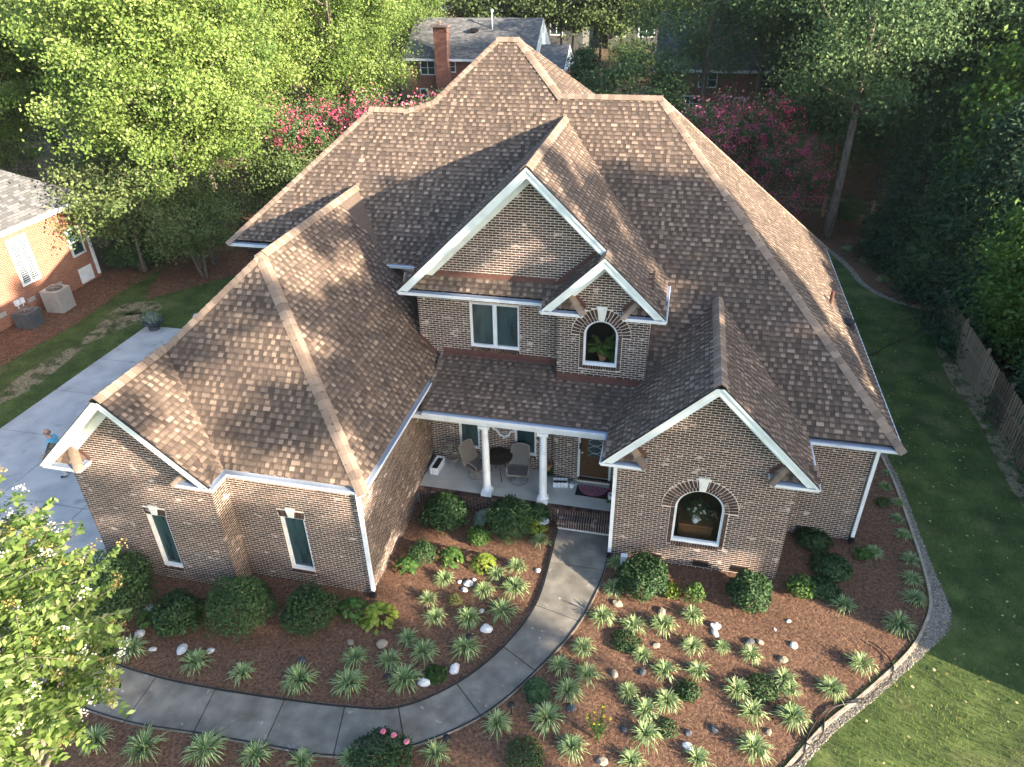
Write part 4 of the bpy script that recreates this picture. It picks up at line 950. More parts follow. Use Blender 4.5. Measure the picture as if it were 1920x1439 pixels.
LIR = [
 (-11.46, 8.91, .35, 'between the quartz stones and a leafy sprig above the walkway left end'), (-9.79, 8.91, .37, 'between two pale rocks below the round boxwood'), (-8.57, 8.88, .30, 'thin upright one next to the walkway below the clipped globe shrub'), (-7.20, 8.99, .39, 'growing below the blue slate stone'),
 (-6.07, 9.15, .39, 'at the walkway edge right of the slate stone clump'), (-10.71, 6.76, .37, 'under the white flowering tree, leftmost in the lower bed'), (-9.61, 6.83, .42, 'second from the left in the lower bed'), (-8.32, 7.05, .42, 'third from the left in the lower bed'),
 (-7.27, 7.18, .33, 'dark fine one, fourth from the left in the lower bed'), (-6.26, 7.25, .30, 'fifth from the left in the lower bed'), (-12.97, 9.09, .23, 'dark tuft at the foot of the biggest shrub beside the walkway'), (-4.93, 12.56, .28, 'left of the cluster of four white rocks'),
 (-6.21, 9.82, .31, 'beside the small grey stone left of the brown stone'), (-5.41, 9.91, .33, 'left of a taller pair, below the brown stone'), (-5.21, 10.61, .28, 'topmost of the tight group above the walkway bend'), (-4.70, 10.30, .34, 'sunlit one in the tight group above the walkway bend'),
 (-4.89, 9.49, .40, 'touching the large white rock at the walkway edge'), (-5.10, 11.80, .27, 'upper of two left of the brown moss tuft'), (-4.77, 11.32, .31, 'lower of two left of the brown moss tuft'), (-3.95, 11.44, .33, 'left of the tiny white pebble and heart shaped rock'),
 (-3.81, 12.39, .29, 'right of the cluster of four white rocks'), (-3.78, 10.60, .39, 'big one holding the dark path light'), (-3.19, 11.86, .40, 'largest one beside the inner walkway curve'), (-3.05, 12.64, .36, 'yellowish one against the inner walkway edge'),
 (-3.64, 13.02, .27, 'pale yellow one right of the yellow green shrub'), (-3.17, 13.35, .30, 'sunlit pale one highest beside the walkway'), (-2.75, 14.47, .29, 'dark thin one next to the porch steps'), (-.61, 14.05, .26, 'against the wall right of the downspout'),
 (-.58, 13.15, .30, 'left foot of the big dark evergreen by the walkway'), (-.77, 12.16, .34, 'first of the row of three below the big dark evergreen'), (0, 12.09, .33, 'second of the row of three below the big dark evergreen'), (.69, 12.22, .33, 'third of the row of three below the big dark evergreen'),
 (-1.10, 11.18, .30, 'alone on the outer walkway curve below the first row'), (-1.53, 10.59, .30, 'left one of a pair above the spiky green plant'), (-.90, 10.49, .31, 'right one of a pair above the spiky green plant'), (-1.25, 9.99, .33, 'right of the spiky green plant'),
 (-1.59, 9.24, .38, 'wide one below the spiky green plant'), (-2.59, 8.89, .34, 'overhanging the outer edge of the walkway bend'), (-3.66, 7.99, .31, 'right of the pink rose bush'), (-.97, 8.71, .31, 'left of the tall yellow flowered plant'),
 (.04, 10.23, .25, 'small one above the yellow flowered plant'), (.27, 11.27, .26, 'small one right of the low ground cover'), (.79, 10.95, .31, 'below the grey pebble in the right bed'), (.86, 10.18, .31, 'upper of the three crowded right of the yellow flowers'),
 (.43, 9.87, .31, 'middle of the three crowded right of the yellow flowers'), (.49, 9.32, .34, 'lower of the three crowded right of the yellow flowers'), (.24, 8.70, .29, 'at the bottom edge right of the yellow flowers'), (-5.30, 7.53, .27, 'left of the pink rose bush'),
 (1.38, 12.66, .30, 'below the small flowering twig under the arched window'), (1.39, 11.76, .31, 'upper of two stacked in the middle of the right bed'), (1.52, 11.11, .29, 'lower of two stacked in the middle of the right bed'), (2.06, 11.90, .21, 'small pale one beside the twin stones'),
 (2.71, 11.80, .27, 'sunlit one below the dark driftwood'), (2.36, 10.77, .33, 'left one above the coil of hose'), (3.39, 11.31, .30, 'upper of an overlapping pair on the lit mulch'), (3.50, 11.06, .23, 'lower of an overlapping pair on the lit mulch'),
 (4.38, 11.25, .33, 'near the end of the hose in half shade'), (5.13, 12.07, .35, 'brightest sunlit one near the bed corner'), (2.67, 10.32, .33, 'left of the hose loop'), (3.49, 10.37, .35, 'inside the hose loop'),
 (2.65, 9.49, .36, 'lowest one next to the gravel edge'), (1.54, 9.02, .28, 'above the bottom edge by the grey rocks'), (5.00, 13.77, .32, 'on the shadow line right of the wing'), (6.18, 13.39, .36, 'wide one in shade near the bed corner'),
 (6.75, 14.35, .31, 'first up the shaded row along the gravel'), (6.84, 15.05, .30, 'second up the shaded row along the gravel'), (6.95, 15.74, .28, 'third up the shaded row along the gravel'), (6.07, 15.86, .26, 'alone in shade right of the wing corner downspout'),
 (6.98, 16.73, .24, 'fourth up the shaded row along the gravel'), (6.95, 17.38, .23, 'fifth up the shaded row along the gravel'), (7.11, 19.54, .16, 'topmost small one by the gravel beside the house'), (6.91, 18.80, .21, 'second from the top by the gravel beside the house'), (7.15, 18.14, .19, 'third from the top by the gravel beside the house'),
 (8.9, 38.9, .35, 'first in the dark back bed by the tree'), (9.5, 37.3, .35, 'second in the dark back bed'), (10.2, 36.1, .3, 'third in the dark back bed'), (9.9, 35.0, .35, 'fourth in the dark back bed near the path'), (10.9, 33.9, .33, 'last in the dark back bed near the cypress')]
for i, (x, y, r, lab) in enumerate(LIR):
    o = LIRM[i] if i < 4 else LIRM[i % 4].copy()
    if i >= 4: COL.objects.link(o)
    k = r/.30; o.location = (x, y, .012); o.rotation_euler = (0, 0, i*2.4); o.scale = (k, k, k*random.uniform(.85, 1.15))
    P(o, 'striped liriope, '+lab, 'plant', 'striped liriope clumps in the mulch beds')
def ball(seed, r, n, leaf_s, h=1.0, jit=.12, core=.8, flatb=.0):
    """leaf positions over a lumpy ball standing on z=0"""
    rng = np.random.RandomState(seed); d = rng.normal(size=(n, 3)); d[:, 2] = np.abs(d[:, 2])*1.0-.25*rng.random_sample(n); d /= np.linalg.norm(d, axis=1, keepdims=True)
    ph = rng.uniform(0, 6.28, 6); lump = 1+.10*np.sin(d[:, 0]*5+ph[0])*np.cos(d[:, 1]*4+ph[1])+.08*np.sin(d[:, 2]*6+ph[2]+d[:, 0]*3)
    rad = r*lump*np.where(rng.random_sample(n) < .3, rng.uniform(.45, .85, n), core+(1-core)*rng.random_sample(n)**.4)+rng.normal(0, jit*r*.35, n)
    C = d*rad[:, None]; C[:, 2] = C[:, 2]*h+r*.42*h; C[:, 2] = np.maximum(C[:, 2], .02)
    N = d+.7*rng.normal(size=(n, 3)); return C, N, rng, d
def shrub(name, seed, r, n, ls, m, h=1.0, tone=.5, aspect=.6, stem=True):
    C, N, rng, d = ball(seed, r, n, ls, h)
    t = np.clip(tone+.18*rng.normal(size=n), 0, 1)
    o = leafmesh(name, C, ls*rng.uniform(.7, 1.25, n), N, t, m, aspect=aspect)
    return o
def hosta(name, seed, r, n, m, ls):
    rng = np.random.RandomState(seed); an = rng.uniform(0, 6.283, n); el = rng.uniform(.15, 1, n); rr = r*el
    C = np.stack([np.cos(an)*rr*.85, np.sin(an)*rr*.85, r*.75*(1-el**1.8)+.06], 1)
    N = np.stack([np.cos(an)*.5*el, np.sin(an)*.5*el, np.ones(n)], 1)+.22*rng.normal(size=(n, 3)); U = np.stack([np.cos(an), np.sin(an), -.6*el], 1)
    return leafmesh(name, C, ls*rng.uniform(.8, 1.2, n), N, np.clip(rng.normal(.5, .22, n), 0, 1), m, aspect=.62, U=U)
def put(o, x, y, label, cat='shrub', group=None, z=.012, s=1, rz=None):
    o.location = (x, y, z); o.scale = (s,)*3 if not isinstance(s, tuple) else s; o.rotation_euler = (0, 0, random.uniform(0, 6.28) if rz is None else rz); return P(o, label, cat, group)
put(shrub('evergreen_shrub', 11, .64, 3600, .085, L_shrub, 1.0, .55), -5.53, 15.0-.35, 'rounded dark evergreen left of the first porch column')
put(shrub('evergreen_shrub', 12, .66, 4200, .085, L_shrub, 1.1, .6), -3.62, 14.72, 'biggest dark evergreen between the porch columns and the walkway')
put(shrub('boxwood_shrub', 13, .33, 1900, .055, L_box, .9), -4.42, 14.15, 'small bright green mound in front of the porch')
put(hosta('silvery_plant', 14, .36, 130, L_silver, .22), -4.42, 14.95, 'silvery long leaved plant between two porch shrubs', 'plant')
put(shrub('leafy_shrub', 15, .3, 500, .11, L_yel, 1, .45), -2.92, 14.9, 'yellow green leafy shrub beside the white garden disc')
put(shrub('leafy_shrub', 16, .3, 600, .09, L_shrub, 1.2, .6), -2.90, 15.15, 'small dark shrub at the second porch column', z=.2)
put(shrub('boxwood_shrub', 17, .37, 2300, .05, L_shrub, .95, .7), -5.70, 13.2, 'small clipped dark ball behind a hosta by the garage side wall')
put(hosta('hosta', 18, .36, 90, L_box, .17), -6.02, 12.75, 'green hosta in front of the small clipped ball', 'plant')
put(hosta('rhododendron', 19, .42, 190, L_box, .14), -4.94, 13.3, 'green rosette leaved shrub between the hosta and the yellow shrub')
put(hosta('yellow_shrub', 20, .40, 230, L_yel, .12), -4.04, 13.27, 'bright yellow green shrub beside the pale liriope')
put(hosta('hosta', 21, .52, 150, L_yel, .17), -6.10, 11.0, 'large yellow green hosta at the garage downspout', 'plant')
put(hosta('hosta', 22, .45, 130, L_box, .15), -6.82, 11.05, 'smaller darker hosta between the round shrub and the large hosta', 'plant')
put(shrub('moss_tuft', 23, .19, 900, .035, L_moss, .8), -4.43, 11.92, 'small brown green moss tuft among the liriope', 'plant')
put(shrub('ground_cover', 24, .26, 900, .05, L_box, .35, .2), -4.24, 9.78, 'flat green ground cover by the largest white rock', 'plant')
put(hosta('spiky_plant', 25, .33, 170, L_shrub, .17), -1.92, 9.84, 'spiky dark green plant on the outer walkway curve', 'plant')
put(shrub('ground_cover', 26, .34, 1200, .05, L_shrub, .35, .6), -.13, 11.58, 'dark low ground cover between liriope rows', 'plant')
put(shrub('ground_cover', 27, .42, 1600, .045, L_shrub, .3, .7), -1.88, 8.32, 'feathery juniper mat at the bottom edge', 'plant')
put(shrub('ground_cover', 28, .36, 1300, .05, L_shrub, .4, .7), 2.90, 10.95, 'dark ground cover between liriope above the hose', 'plant')
put(shrub('ground_cover', 29, .28, 900, .05, L_shrub, .4, .6), 1.33, 10.55, 'dark ground cover with one red flower in the right bed', 'plant')
put(shrub('ground_cover', 30, .25, 500, .05, L_shrub, .4, .6), .9, 9.55, 'tiny dark ground cover by the slate stone', 'plant')
def rose():
    t = thing('rose_bush', 'dark rose bush with three pink blooms at the bottom of the picture', 'shrub', (-4.63, 7.55, .012))
    shrub('leaves', 31, .62, 3600, .06, L_shrub, .75, .55).parent = t
    for k, (a, b, c) in enumerate(((-.05, .32, .62), (.18, .30, .6), (.45, .28, .5))):
        mb = MB(); mb.lathe((a, b, c), [(.01, 0), (.05, .02), (.065, .05), (.04, .07), (.01, .06)], 8, random.random()); mb.build('bloom', L_pink, t)
rose()
def yellowplant():
    t = thing('flowering_plant', 'tall thin plant with small yellow flowers among the liriope', 'plant', (-.45, 9.0, .012)); rng = random.Random(3); mb = MB(); lv = []
    for k in range(9):
        a = rng.uniform(0, 6.28); r = rng.uniform(.1, .35); top = (math.cos(a)*r, math.sin(a)*r+.2, rng.uniform(.4, .75)); mb.tube([(0, 0, 0), (top[0]*.4, top[1]*.4, top[2]*.6), top], .006, 4)
        for q in range(26): s = rng.uniform(.3, 1.05); lv.append((top[0]*s+rng.gauss(0, .04), top[1]*s+rng.gauss(0, .04), top[2]*s+rng.gauss(0, .02)))
        m2 = MB(); m2.lathe(top, [(.005, 0), (.028, .01), (.02, .025), (.004, .02)], 6); m2.build('flower', M_yflower, t)
    mb.build('stem', L_box, t); n = len(lv); leafmesh('leaves', lv, .06, np.random.normal(size=(n, 3))+[0, 0, 1.5], np.random.uniform(.3, .9, n), L_box, t)
yellowplant()
put(shrub('evergreen_shrub', 33, .53, 3200, .085, L_shrub, 1.05, .5), 2.72, 13.5, 'dark evergreen with sunlit side below the arched window corner')
put(shrub('evergreen_shrub', 34, .66, 4300, .08, L_shrub, .9, .4), .12, 13.42, 'widest dark evergreen by the wall right of the walkway')
put(shrub('leafy_shrub', 35, .26, 350, .08, L_box, 1.3, .55), 1.41, 13.25, 'thin flowering twig bush between the two evergreens of the wing')
put(shrub('leafy_shrub', 36, .22, 300, .08, L_yel, 1, .3), .85, 13.3, 'light green sprout at the right side of the widest evergreen')
put(shrub('leafy_shrub', 37, .33, 420, .10, L_box, 1, .7), 4.0, 14.05, 'loose light green bush at the shadow edge right of the wing')
put(shrub('creeping_shrub', 38, .5, 1800, .08, L_shrub, .45, .6), 4.9, 15.0, 'dark creeping ground shrub right of the wing')
put(shrub('creeping_shrub', 39, .4, 1200, .08, L_shrub, .4, .6), 4.6, 14.2, 'small dark creeper behind the shadow line liriope')
put(shrub('creeping_shrub', 40, .45, 1400, .08, L_shrub, .5, .5), 4.55, 15.95, 'dark creeper at the foot of the recessed wall')
put(shrub('leafy_shrub', 41, .22, 260, .08, L_box, .8, .6), 5.75, 15.65, 'bright little bush beside the corner downspout')
put(shrub('leafy_shrub', 42, .2, 200, .07, L_box, .8, .3), 6.7, 18.0, 'small dark bush by the gravel beside the house')
put(shrub('evergreen_shrub', 43, 1.08, 8500, .075, L_shrub, .95, .45), -12.75, 9.9, 'largest dark evergreen at the left garage corner')
put(shrub('evergreen_shrub', 44, .6, 4000, .075, L_shrub, .9, .35), -10.85, 9.9, 'middle sized dark evergreen between two big round shrubs')
put(shrub('evergreen_shrub', 45, .80, 6800, .06, L_shrub, 1.1, .62), -9.35, 10.3, 'tall clipped round shrub at the garage wall jog')
put(shrub('evergreen_shrub', 46, .66, 5000, .06, L_shrub, 1.0, .5), -7.70, 10.6, 'round shrub below the right garage window')
put(hosta('hosta', 47, .26, 60, L_box, .16), -11.68, 9.75, 'small hosta planted in a white stone ring', 'plant')
put(shrub('leafy_shrub', 48, .22, 220, .09, L_box, .7, .4), -12.0, 8.62, 'low leafy sprig at the left bend of the walkway')
put(shrub('leafy_shrub', 49, .16, 120, .06, L_silver, 1.0, .7), -8.35, 10.55, 'tiny pale twig between two clipped shrubs')
put(shrub('hedge_shrub', 50, .75, 3800, .10, L_box, .9, .4), -28.3, 20.9, 'round green shrub cut by the left picture edge')
put(shrub('hedge_shrub', 51, 1.5, 7500, .13, L_shrub, .8, .7), -27.2, 30.4, 'broad dark hedge behind the left neighbour corner')
put(shrub('hedge_shrub', 52, 1.0, 3500, .13, L_dark, .8, .5), -21.3, 33.6, 'low dark shrub beyond the left lawn between the trunks')
# rocks
def rock_mesh(seed, m, name, flat=.55):
    rng = random.Random(seed); bm = bmesh.new(); bmesh.ops.create_icosphere(bm, subdivisions=2, radius=1)
    for v in bm.verts:
        k = 1+.28*noise.noise(v.co*1.3+Vector((seed*3.1, 0, 0)))+.12*noise.noise(v.co*3+Vector((0, seed, 0))); v.co *= k; v.co.z = max(v.co.z*flat, -.1)
        v.co.x *= rng.uniform(.97, 1.03)
    me = bpy.data.meshes.new(name); bm.to_mesh(me); bm.free(); me.materials.append(m); o = bpy.data.objects.new(name, me); COL.objects.link(o); return o
WR = [(-11.61, 9.37, .14, 'above the leftmost liriope'), (-11.86, 10.11, .16, 'behind the small hosta'), (-11.02, 9.05, .10, 'right of the leftmost liriope'), (-10.33, 9.18, .15, 'left of the second liriope'), (-9.65, 9.30, .10, 'right of the second liriope'), (-11.94, 9.03, .10, 'at the white flowers left of the first liriope'),
      (-4.27, 12.57, .13, 'largest of the cluster of four'), (-4.30, 12.35, .11, 'lowest of the cluster of four'), (-4.50, 12.59, .07, 'left of the cluster of four'), (-4.16, 12.74, .07, 'top right of the cluster of four'), (-3.70, 11.78, .07, 'tiny, above the heart shaped rock'), (-3.44, 11.27, .16, 'heart shaped, beside the inner walkway curve'),
      (-3.87, 10.03, .16, 'big, next to the walkway below the path light'), (-4.44, 9.54, .15, 'touching the largest liriope at the walkway'), (-2.60, 13.39, .09, 'at the top of the walkway edge'), (1.94, 12.50, .14, 'upper of the twin stones'), (1.92, 12.29, .12, 'lower of the twin stones'), (3.66, 13.03, .07, 'thin, upright on the sunlit mulch'), (3.32, 12.70, .05, 'tiny, on the sunlit mulch'), (3.71, 12.32, .10, 'round, in the middle of the sunlit mulch'), (1.36, 9.26, .13, 'at the bottom edge of the right bed')]
TR = [(-.43, 12.70, .14, 'below the widest evergreen'), (.65, 12.67, .13, 'sunlit, right of the widest evergreen'), (.57, 11.64, .11, 'grey, between liriope rows'), (-.30, 10.66, .11, 'in the middle right of the walkway bend'), (-5.75, 10.33, .14, 'brown, above the crowded liriope'), (-6.51, 10.22, .10, 'grey, left of the brown one'), (3.42, 11.85, .12, 'long, tan, on the sunlit mulch'), (-.32, 8.58, .12, 'at the bottom left of the yellow flowers'), (2.98, 9.94, .09, 'inside the hose curve'), (2.95, 12.25, .1, 'beside the dark driftwood')]
SR = [(-7.41, 9.52, .12, 'above the fourth liriope of the left bed'), (.30, 10.86, .12, 'right of the grey one in the right bed'), (-1.13, 9.62, .13, 'under the liriope right of the spiky plant'), (.04, 9.37, .10, 'right of the yellow flowers'), (1.35, 9.57, .09, 'bluish, near the bottom edge'), (1.87, 9.77, .11, 'pointed, near the bottom edge'), (2.7, 12.2, .14, 'dark driftwood like, on the sunlit mulch')]
for L, m, nm in ((WR, M_rock, 'white_rock'), (TR, M_tanrock, 'field_stone'), (SR, M_slate, 'slate_stone')):
    base = [rock_mesh(s, m, nm) for s in (1, 2, 3)]
    for i, (x, y, r, lab) in enumerate(L):
        o = base[i] if i < 3 else base[i % 3].copy()
        if i >= 3: COL.objects.link(o)
        o.location = (x, y, .012+r*.12); o.rotation_euler = (random.uniform(-.2, .2), random.uniform(-.2, .2), i*1.7); o.scale = (r, r*random.uniform(.65, .95), r*random.uniform(.7, 1.2))
        P(o, {'white_rock': 'white rock ', 'field_stone': 'tan field stone ', 'slate_stone': 'dark slate '}[nm]+lab, 'rock', {'white_rock': 'white rocks in the beds', 'field_stone': 'tan stones in the beds', 'slate_stone': 'dark slates in the beds'}[nm])
# path lights, garden disc, splash block, hoses
def pathlight(x, y, lab):
    t = thing('path_light', lab, 'garden light', (x, y, .012), 0, 'black path lights'); mb = MB(); mb.tube([(0, 0, 0), (0, 0, .3)], .012, 6); mb.build('stake', M_black, t)
    mb = MB(); mb.lathe((0, 0, .28), [(.03, 0), (.03, .05), (.09, .06), (.07, .09), (.01, .11)], 12); mb.build('lamp_shade', M_black, t)
pathlight(-3.70, 10.72, 'black path light inside the big liriope above the walkway bend'); pathlight(-5.18, 9.3, 'black path light left of the liriope by the white rock'); pathlight(-2.35, 9.2, 'black path light on the outer side of the walkway bend'); pathlight(-3.47, 8.2, 'black path light at the walkway edge right of the rose bush')
t = thing('garden_disc', 'round white glazed disc on a stake beside the walkway top', 'ornament', (-2.72, 14.9, .012)); mb = MB(); mb.tube([(0, 0, 0), (0, 0, .35)], .012, 6); mb.build('stake', M_black, t)
mb = MB(); mb.lathe((0, 0, .33), [(.02, 0), (.12, .015), (.15, .05), (.13, .055), (.02, .03)], 18); mb.build('bowl', M_rock, t)
mb = MB(); mb.obox((-.5, 14.0, .03), (.17, .02, 0), (0, .10, .03), (0, -.05, .38)); P(mb.build('splash_board', M_white), 'narrow white board leaning on the wing wall by the downspout', 'board')
def hose(pts, lab, z=.05, r=.014, seed=1):
    q = smooth(pts, 8); mb = MB(); mb.tube([(x, y, z+.012*math.sin(i*.5)) for i, (x, y) in enumerate(q)], r, 6); P(mb.build('garden_hose', M_black, smooth=True), lab, 'hose')
hose([(5.41, 12.77), (5.69, 12.54), (5.82, 12.2), (5.7, 11.82), (5.31, 11.4), (5.02, 11.09), (4.7, 10.97), (4.35, 10.77), (4.15, 10.5), (4.08, 10.17), (3.92, 9.9), (3.75, 9.8), (3.61, 9.95), (3.63, 10.32), (3.52, 10.68), (3.37, 10.82), (3.19, 10.7), (3.14, 10.47)], 'black hose looping along the gravel edge of the right bed', .07)
hose([(5.02, 11.15), (4.6, 10.98), (4.2, 10.7), (3.8, 10.1), (3.6, 9.5), (3.3, 9.2)], 'second black hose lying in the gravel next to the loop', .05)
hose([(11.15, 31.33), (10.72, 30.38), (10.1, 29.47), (9.45, 28.77), (8.58, 27.92), (8.0, 27.2), (6.4, 26.4)], 'thin dark hose crossing the shaded side lawn', .06, .018)
# potted plants by the driveway
t = thing('planter_bowl', 'stone planter bowl with pale flowering plant at the driveway corner', 'planter', (-21.55, 23.75, .04)); mb = MB(); mb.lathe((0, 0, 0), [(.22, 0), (.25, .1), (.18, .16), (.42, .34), (.46, .40), (.40, .40), (.36, .36)], 18); mb.build('bowl', M_slate, t)
shrub('plant', 60, .36, 420, .10, L_silver, 1.0, .5).parent = t; t.children[-1].location = (0, 0, .33)
t = thing('garden_frog', 'small grey stone ornament by the driveway behind the garage roof', 'ornament', (-19.9, 24.5, 0)); mb = MB(); mb.lathe((0, 0, 0), [(.12, 0), (.2, .1), (.22, .25), (.14, .38), (.16, .45), (.08, .55)], 10); mb.lathe((.25, .1, 0), [(.1, 0), (.13, .1), (.05, .25)], 8); mb.build('body', M_rock, t)

# ------------------------------------------------------------------ porch furniture
FZ = .556
def rocker(x, y, rz, lab):
    t = thing('swivel_chair', lab, 'patio chair', (x, y, FZ), rz, 'sling swivel chairs on the porch')    # faces -y
    mb = MB(); mb.tube([(.27*math.cos(a), .27*math.sin(a), .02) for a in [i*math.pi/12 for i in range(25)]], .013, 6)
    for a in range(4): an = a*math.pi/2+.6; mb.tube([(.27*math.cos(an), .27*math.sin(an), .02), (.12*math.cos(an), .12*math.sin(an), .08), (.03*math.cos(an), .03*math.sin(an), .15)], .012, 6)
    mb.tube([(0, 0, .1), (0, 0, .34)], .03, 8); mb.build('swivel_base', M_taupe, t)
    mb = MB()
    for s in (-1, 1):
        X = s*.29
        mb.tube([(X, -.27, .34), (X, -.30, .40), (X, -.1, .40), (X, .20, .38), (X*.98, .29, .55), (X*.94, .38, .78), (X*.90, .44, .95)], .016, 6)
        mb.tube([(X, -.27, .36), (X*1.08, -.30, .52), (X*1.1, -.26, .60), (X*1.1, -.05, .62), (X*1.06, .18, .61), (X*.98, .33, .60)], .018, 6)
    mb.tube([(-.261, .44, .95), (-.15, .46, 1.00), (0, .465, 1.02), (.15, .46, 1.00), (.261, .44, .95)], .016, 6); mb.tube([(-.29, -.30, .39), (.29, -.30, .39)], .014, 6); mb.tube([(-.29, .2, .37), (.29, .2, .37)], .014, 6)
    mb.tube([(-.29, 0, .36), (0, 0, .33), (.29, 0, .36)], .014, 6); mb.build('chair_frame', M_taupe, t)
    mb = MB(); prof = [(-.30, .405), (-.1, .385), (.1, .375), (.22, .39)]
    for (a, b), (c, d) in zip(prof, prof[1:]): mb.obox((-.275, a, b), (.55, 0, 0), (0, c-a, d-b), (0, 0, .012))
    mb.build('seat', M_sling, t)
    mb = MB(); prof = [(.23, .40, .27), (.30, .57, .265), (.38, .80, .255), (.44, .95, .25), (.46, 1.0, .15)]
    for (a, b, w0), (c, d, w1) in zip(prof, prof[1:]): mb.poly([(-w0, a, b), (w0, a, b), (w1, c, d), (-w1, c, d)]); mb.poly([(-w0, a+.012, b), (-w1, c+.012, d), (w1, c+.012, d), (w0, a+.012, b)])
    mb.build('backrest', M_sling, t)
rocker(-5.02, 16.30, R(62), 'taupe sling chair turned sideways left of the first column'); rocker(-3.74, 16.30, R(4), 'taupe sling chair facing the yard between the columns')
t = thing('patio_table', 'round dark cast metal table between the two porch chairs', 'table', (-4.38, 16.42, FZ)); mb = MB(); mb.lathe((0, 0, .68), [(.40, 0), (.43, .01), (.43, .03), (.40, .035)], 26)
for i in range(10): a = i*math.pi/5; mb.tube([(.05*math.cos(a), .05*math.sin(a), .722), (.4*math.cos(a), .4*math.sin(a), .722)], .006, 4)
mb.build('tabletop', M_iron, t)
for i in range(4):
    a = .5+i*math.pi/2; c, s = math.cos(a), math.sin(a); mb = MB(); mb.tube([(c*.30, s*.30, .68), (c*.20, s*.20, .45), (c*.22, s*.22, .25), (c*.34, s*.34, 0)], .014, 6); mb.build('leg', M_iron, t)
def picketbox(x, y, rz, L_, W_, H_, lab, fill):
    t = thing('planter_box', lab, 'planter', (x, y, FZ), rz); mb = MB(); n = int(L_/.085)
    for s in (-1, 1):
        for i in range(n): a = -L_/2+i*L_/n; mb.box(a+.008, a+L_/n-.008, s*W_/2-.008, s*W_/2+.008, 0, H_)
        mb.box(-L_/2, L_/2, s*W_/2-.014*s-.006, s*W_/2-.014*s+.006, .06, H_-.05)
    for s in (-1, 1):
        for i in range(3): a = -W_/2+i*W_/3; mb.box(s*L_/2-.008, s*L_/2+.008, a+.008, a+W_/3-.008, 0, H_)
    mb.build('picket_side', M_white, t); mb = MB(); mb.box(-L_/2+.02, L_/2-.02, -W_/2+.03, W_/2-.03, .02, H_-.07); mb.build('soil', fill, t)
picketbox(-6.27, 16.35, R(86), .62, .24, .24, 'white picket planter box against the garage side wall', M_joint)
picketbox(-2.50, 16.33, R(10), .42, .22, .17, 'small white planter box of dried flowers by the door wall', M_iron)
t = thing('watering_can', 'small pale blue watering can beside the door mat', 'watering can', (-2.16, 16.30, FZ)); mb = MB(); mb.lathe((0, 0, 0), [(.06, 0), (.065, .10), (.05, .12)], 12); mb.build('can', M_white, t); mb = MB(); mb.tube([(.05, 0, .04), (.14, .02, .13)], .012, 6); mb.build('spout', M_white, t); mb = MB(); mb.tube([(-.05, 0, .03), (-.11, 0, .08), (-.05, 0, .12)], .008, 6); mb.build('handle', M_white, t)
t = thing('plant_stand', 'tiered wire plant stand in the porch corner', 'plant stand', (-5.92, 16.62, FZ)); mb = MB()
for (a, b, z, r) in ((0, 0, .78, .15), (-.17, -.02, .52, .14), (.1, -.06, .24, .14)):
    for k in range(2): mb.tube([(a+r*math.cos(i*.5236), b+r*math.sin(i*.5236), z+k*.08) for i in range(13)], .007, 5)
    for i in range(6): an = i*1.047; mb.tube([(a+r*math.cos(an), b+r*math.sin(an), z+.08), (a+r*.7*math.cos(an), b+r*.7*math.sin(an), z-.04)], .005, 4)
    mb.lathe((a, b, z-.05), [(r*.6, 0), (r*.8, .09)], 10)
for a, b, c, d in ((-.25, -.12, .1, .05), (.2, -.12, -.08, .05), (0, .12, 0, .1)): mb.tube([(a, b, 0), (c, d, .8)], .009, 5)
mb.build('wire_frame', M_taupe, t)
t = thing('potted_plant', 'dark green plant in a terracotta pot behind the second column', 'potted plant', (-2.93, 16.70, FZ)); mb = MB(); mb.lathe((0, 0, 0), [(.08, 0), (.12, .2), (.135, .2), (.135, .24), (.11, .24)], 14); mb.build('pot', M_terra, t); shrub('plant', 61, .2, 330, .08, L_shrub, 1.6, .6).parent = t; t.children[-1].location = (0, 0, .2)
t = thing('potted_plant', 'red flowers in a small white pot at the porch right end', 'potted plant', (-.98, 15.85, FZ)); mb = MB(); mb.lathe((0, 0, 0), [(.07, 0), (.10, .16), (.085, .16)], 14); mb.build('pot', M_white, t); shrub('plant', 62, .13, 150, .06, L_shrub, 1.2, .6).parent = t; t.children[-1].location = (0, 0, .14)
for k in range(7):
    mb = MB(); mb.lathe((random.uniform(-.1, .1), random.uniform(-.1, .1), .32+random.uniform(-.05, .08)), [(.006, 0), (.03, .012), (.02, .03), (.004, .03)], 7); mb.build('bloom', M_rflower, t)
t = thing('lawn_lantern', 'dark metal lantern beside the front door', 'lantern', (-1.02, 16.38, FZ)); mb = MB(); mb.lathe((0, 0, 0), [(.08, 0), (.08, .03), (.06, .05), (.065, .28), (.09, .30), (.02, .40), (.01, .46)], 8); mb.build('body', M_iron, t)
mb = MB(); mb.obox((-2.02, 15.98, FZ+.002), (.96, -.03, 0), (.01, .42, 0), (0, 0, .012)); P(mb.build('rubber_mat', M_black), 'black rectangular rubber mat under the round patterned rug', 'mat')
mb = MB(); pts = [(-.44, .0)]+[(.44*math.cos(math.pi+i*math.pi/18), .44*math.sin(math.pi+i*math.pi/18)) for i in range(1, 18)]+[(.44, 0)]; pts = [(a, b) for a, b in pts]
mb.prism([(a, b, 0) for a, b in pts][::1], (0, 0, .012)); o = mb.build('patterned_rug', M_mandala); o.location = (-1.54, 16.44, FZ+.016); o.rotation_euler = (0, 0, -.04); P(o, 'half round mandala patterned door rug', 'rug')
mb = MB(); path = []
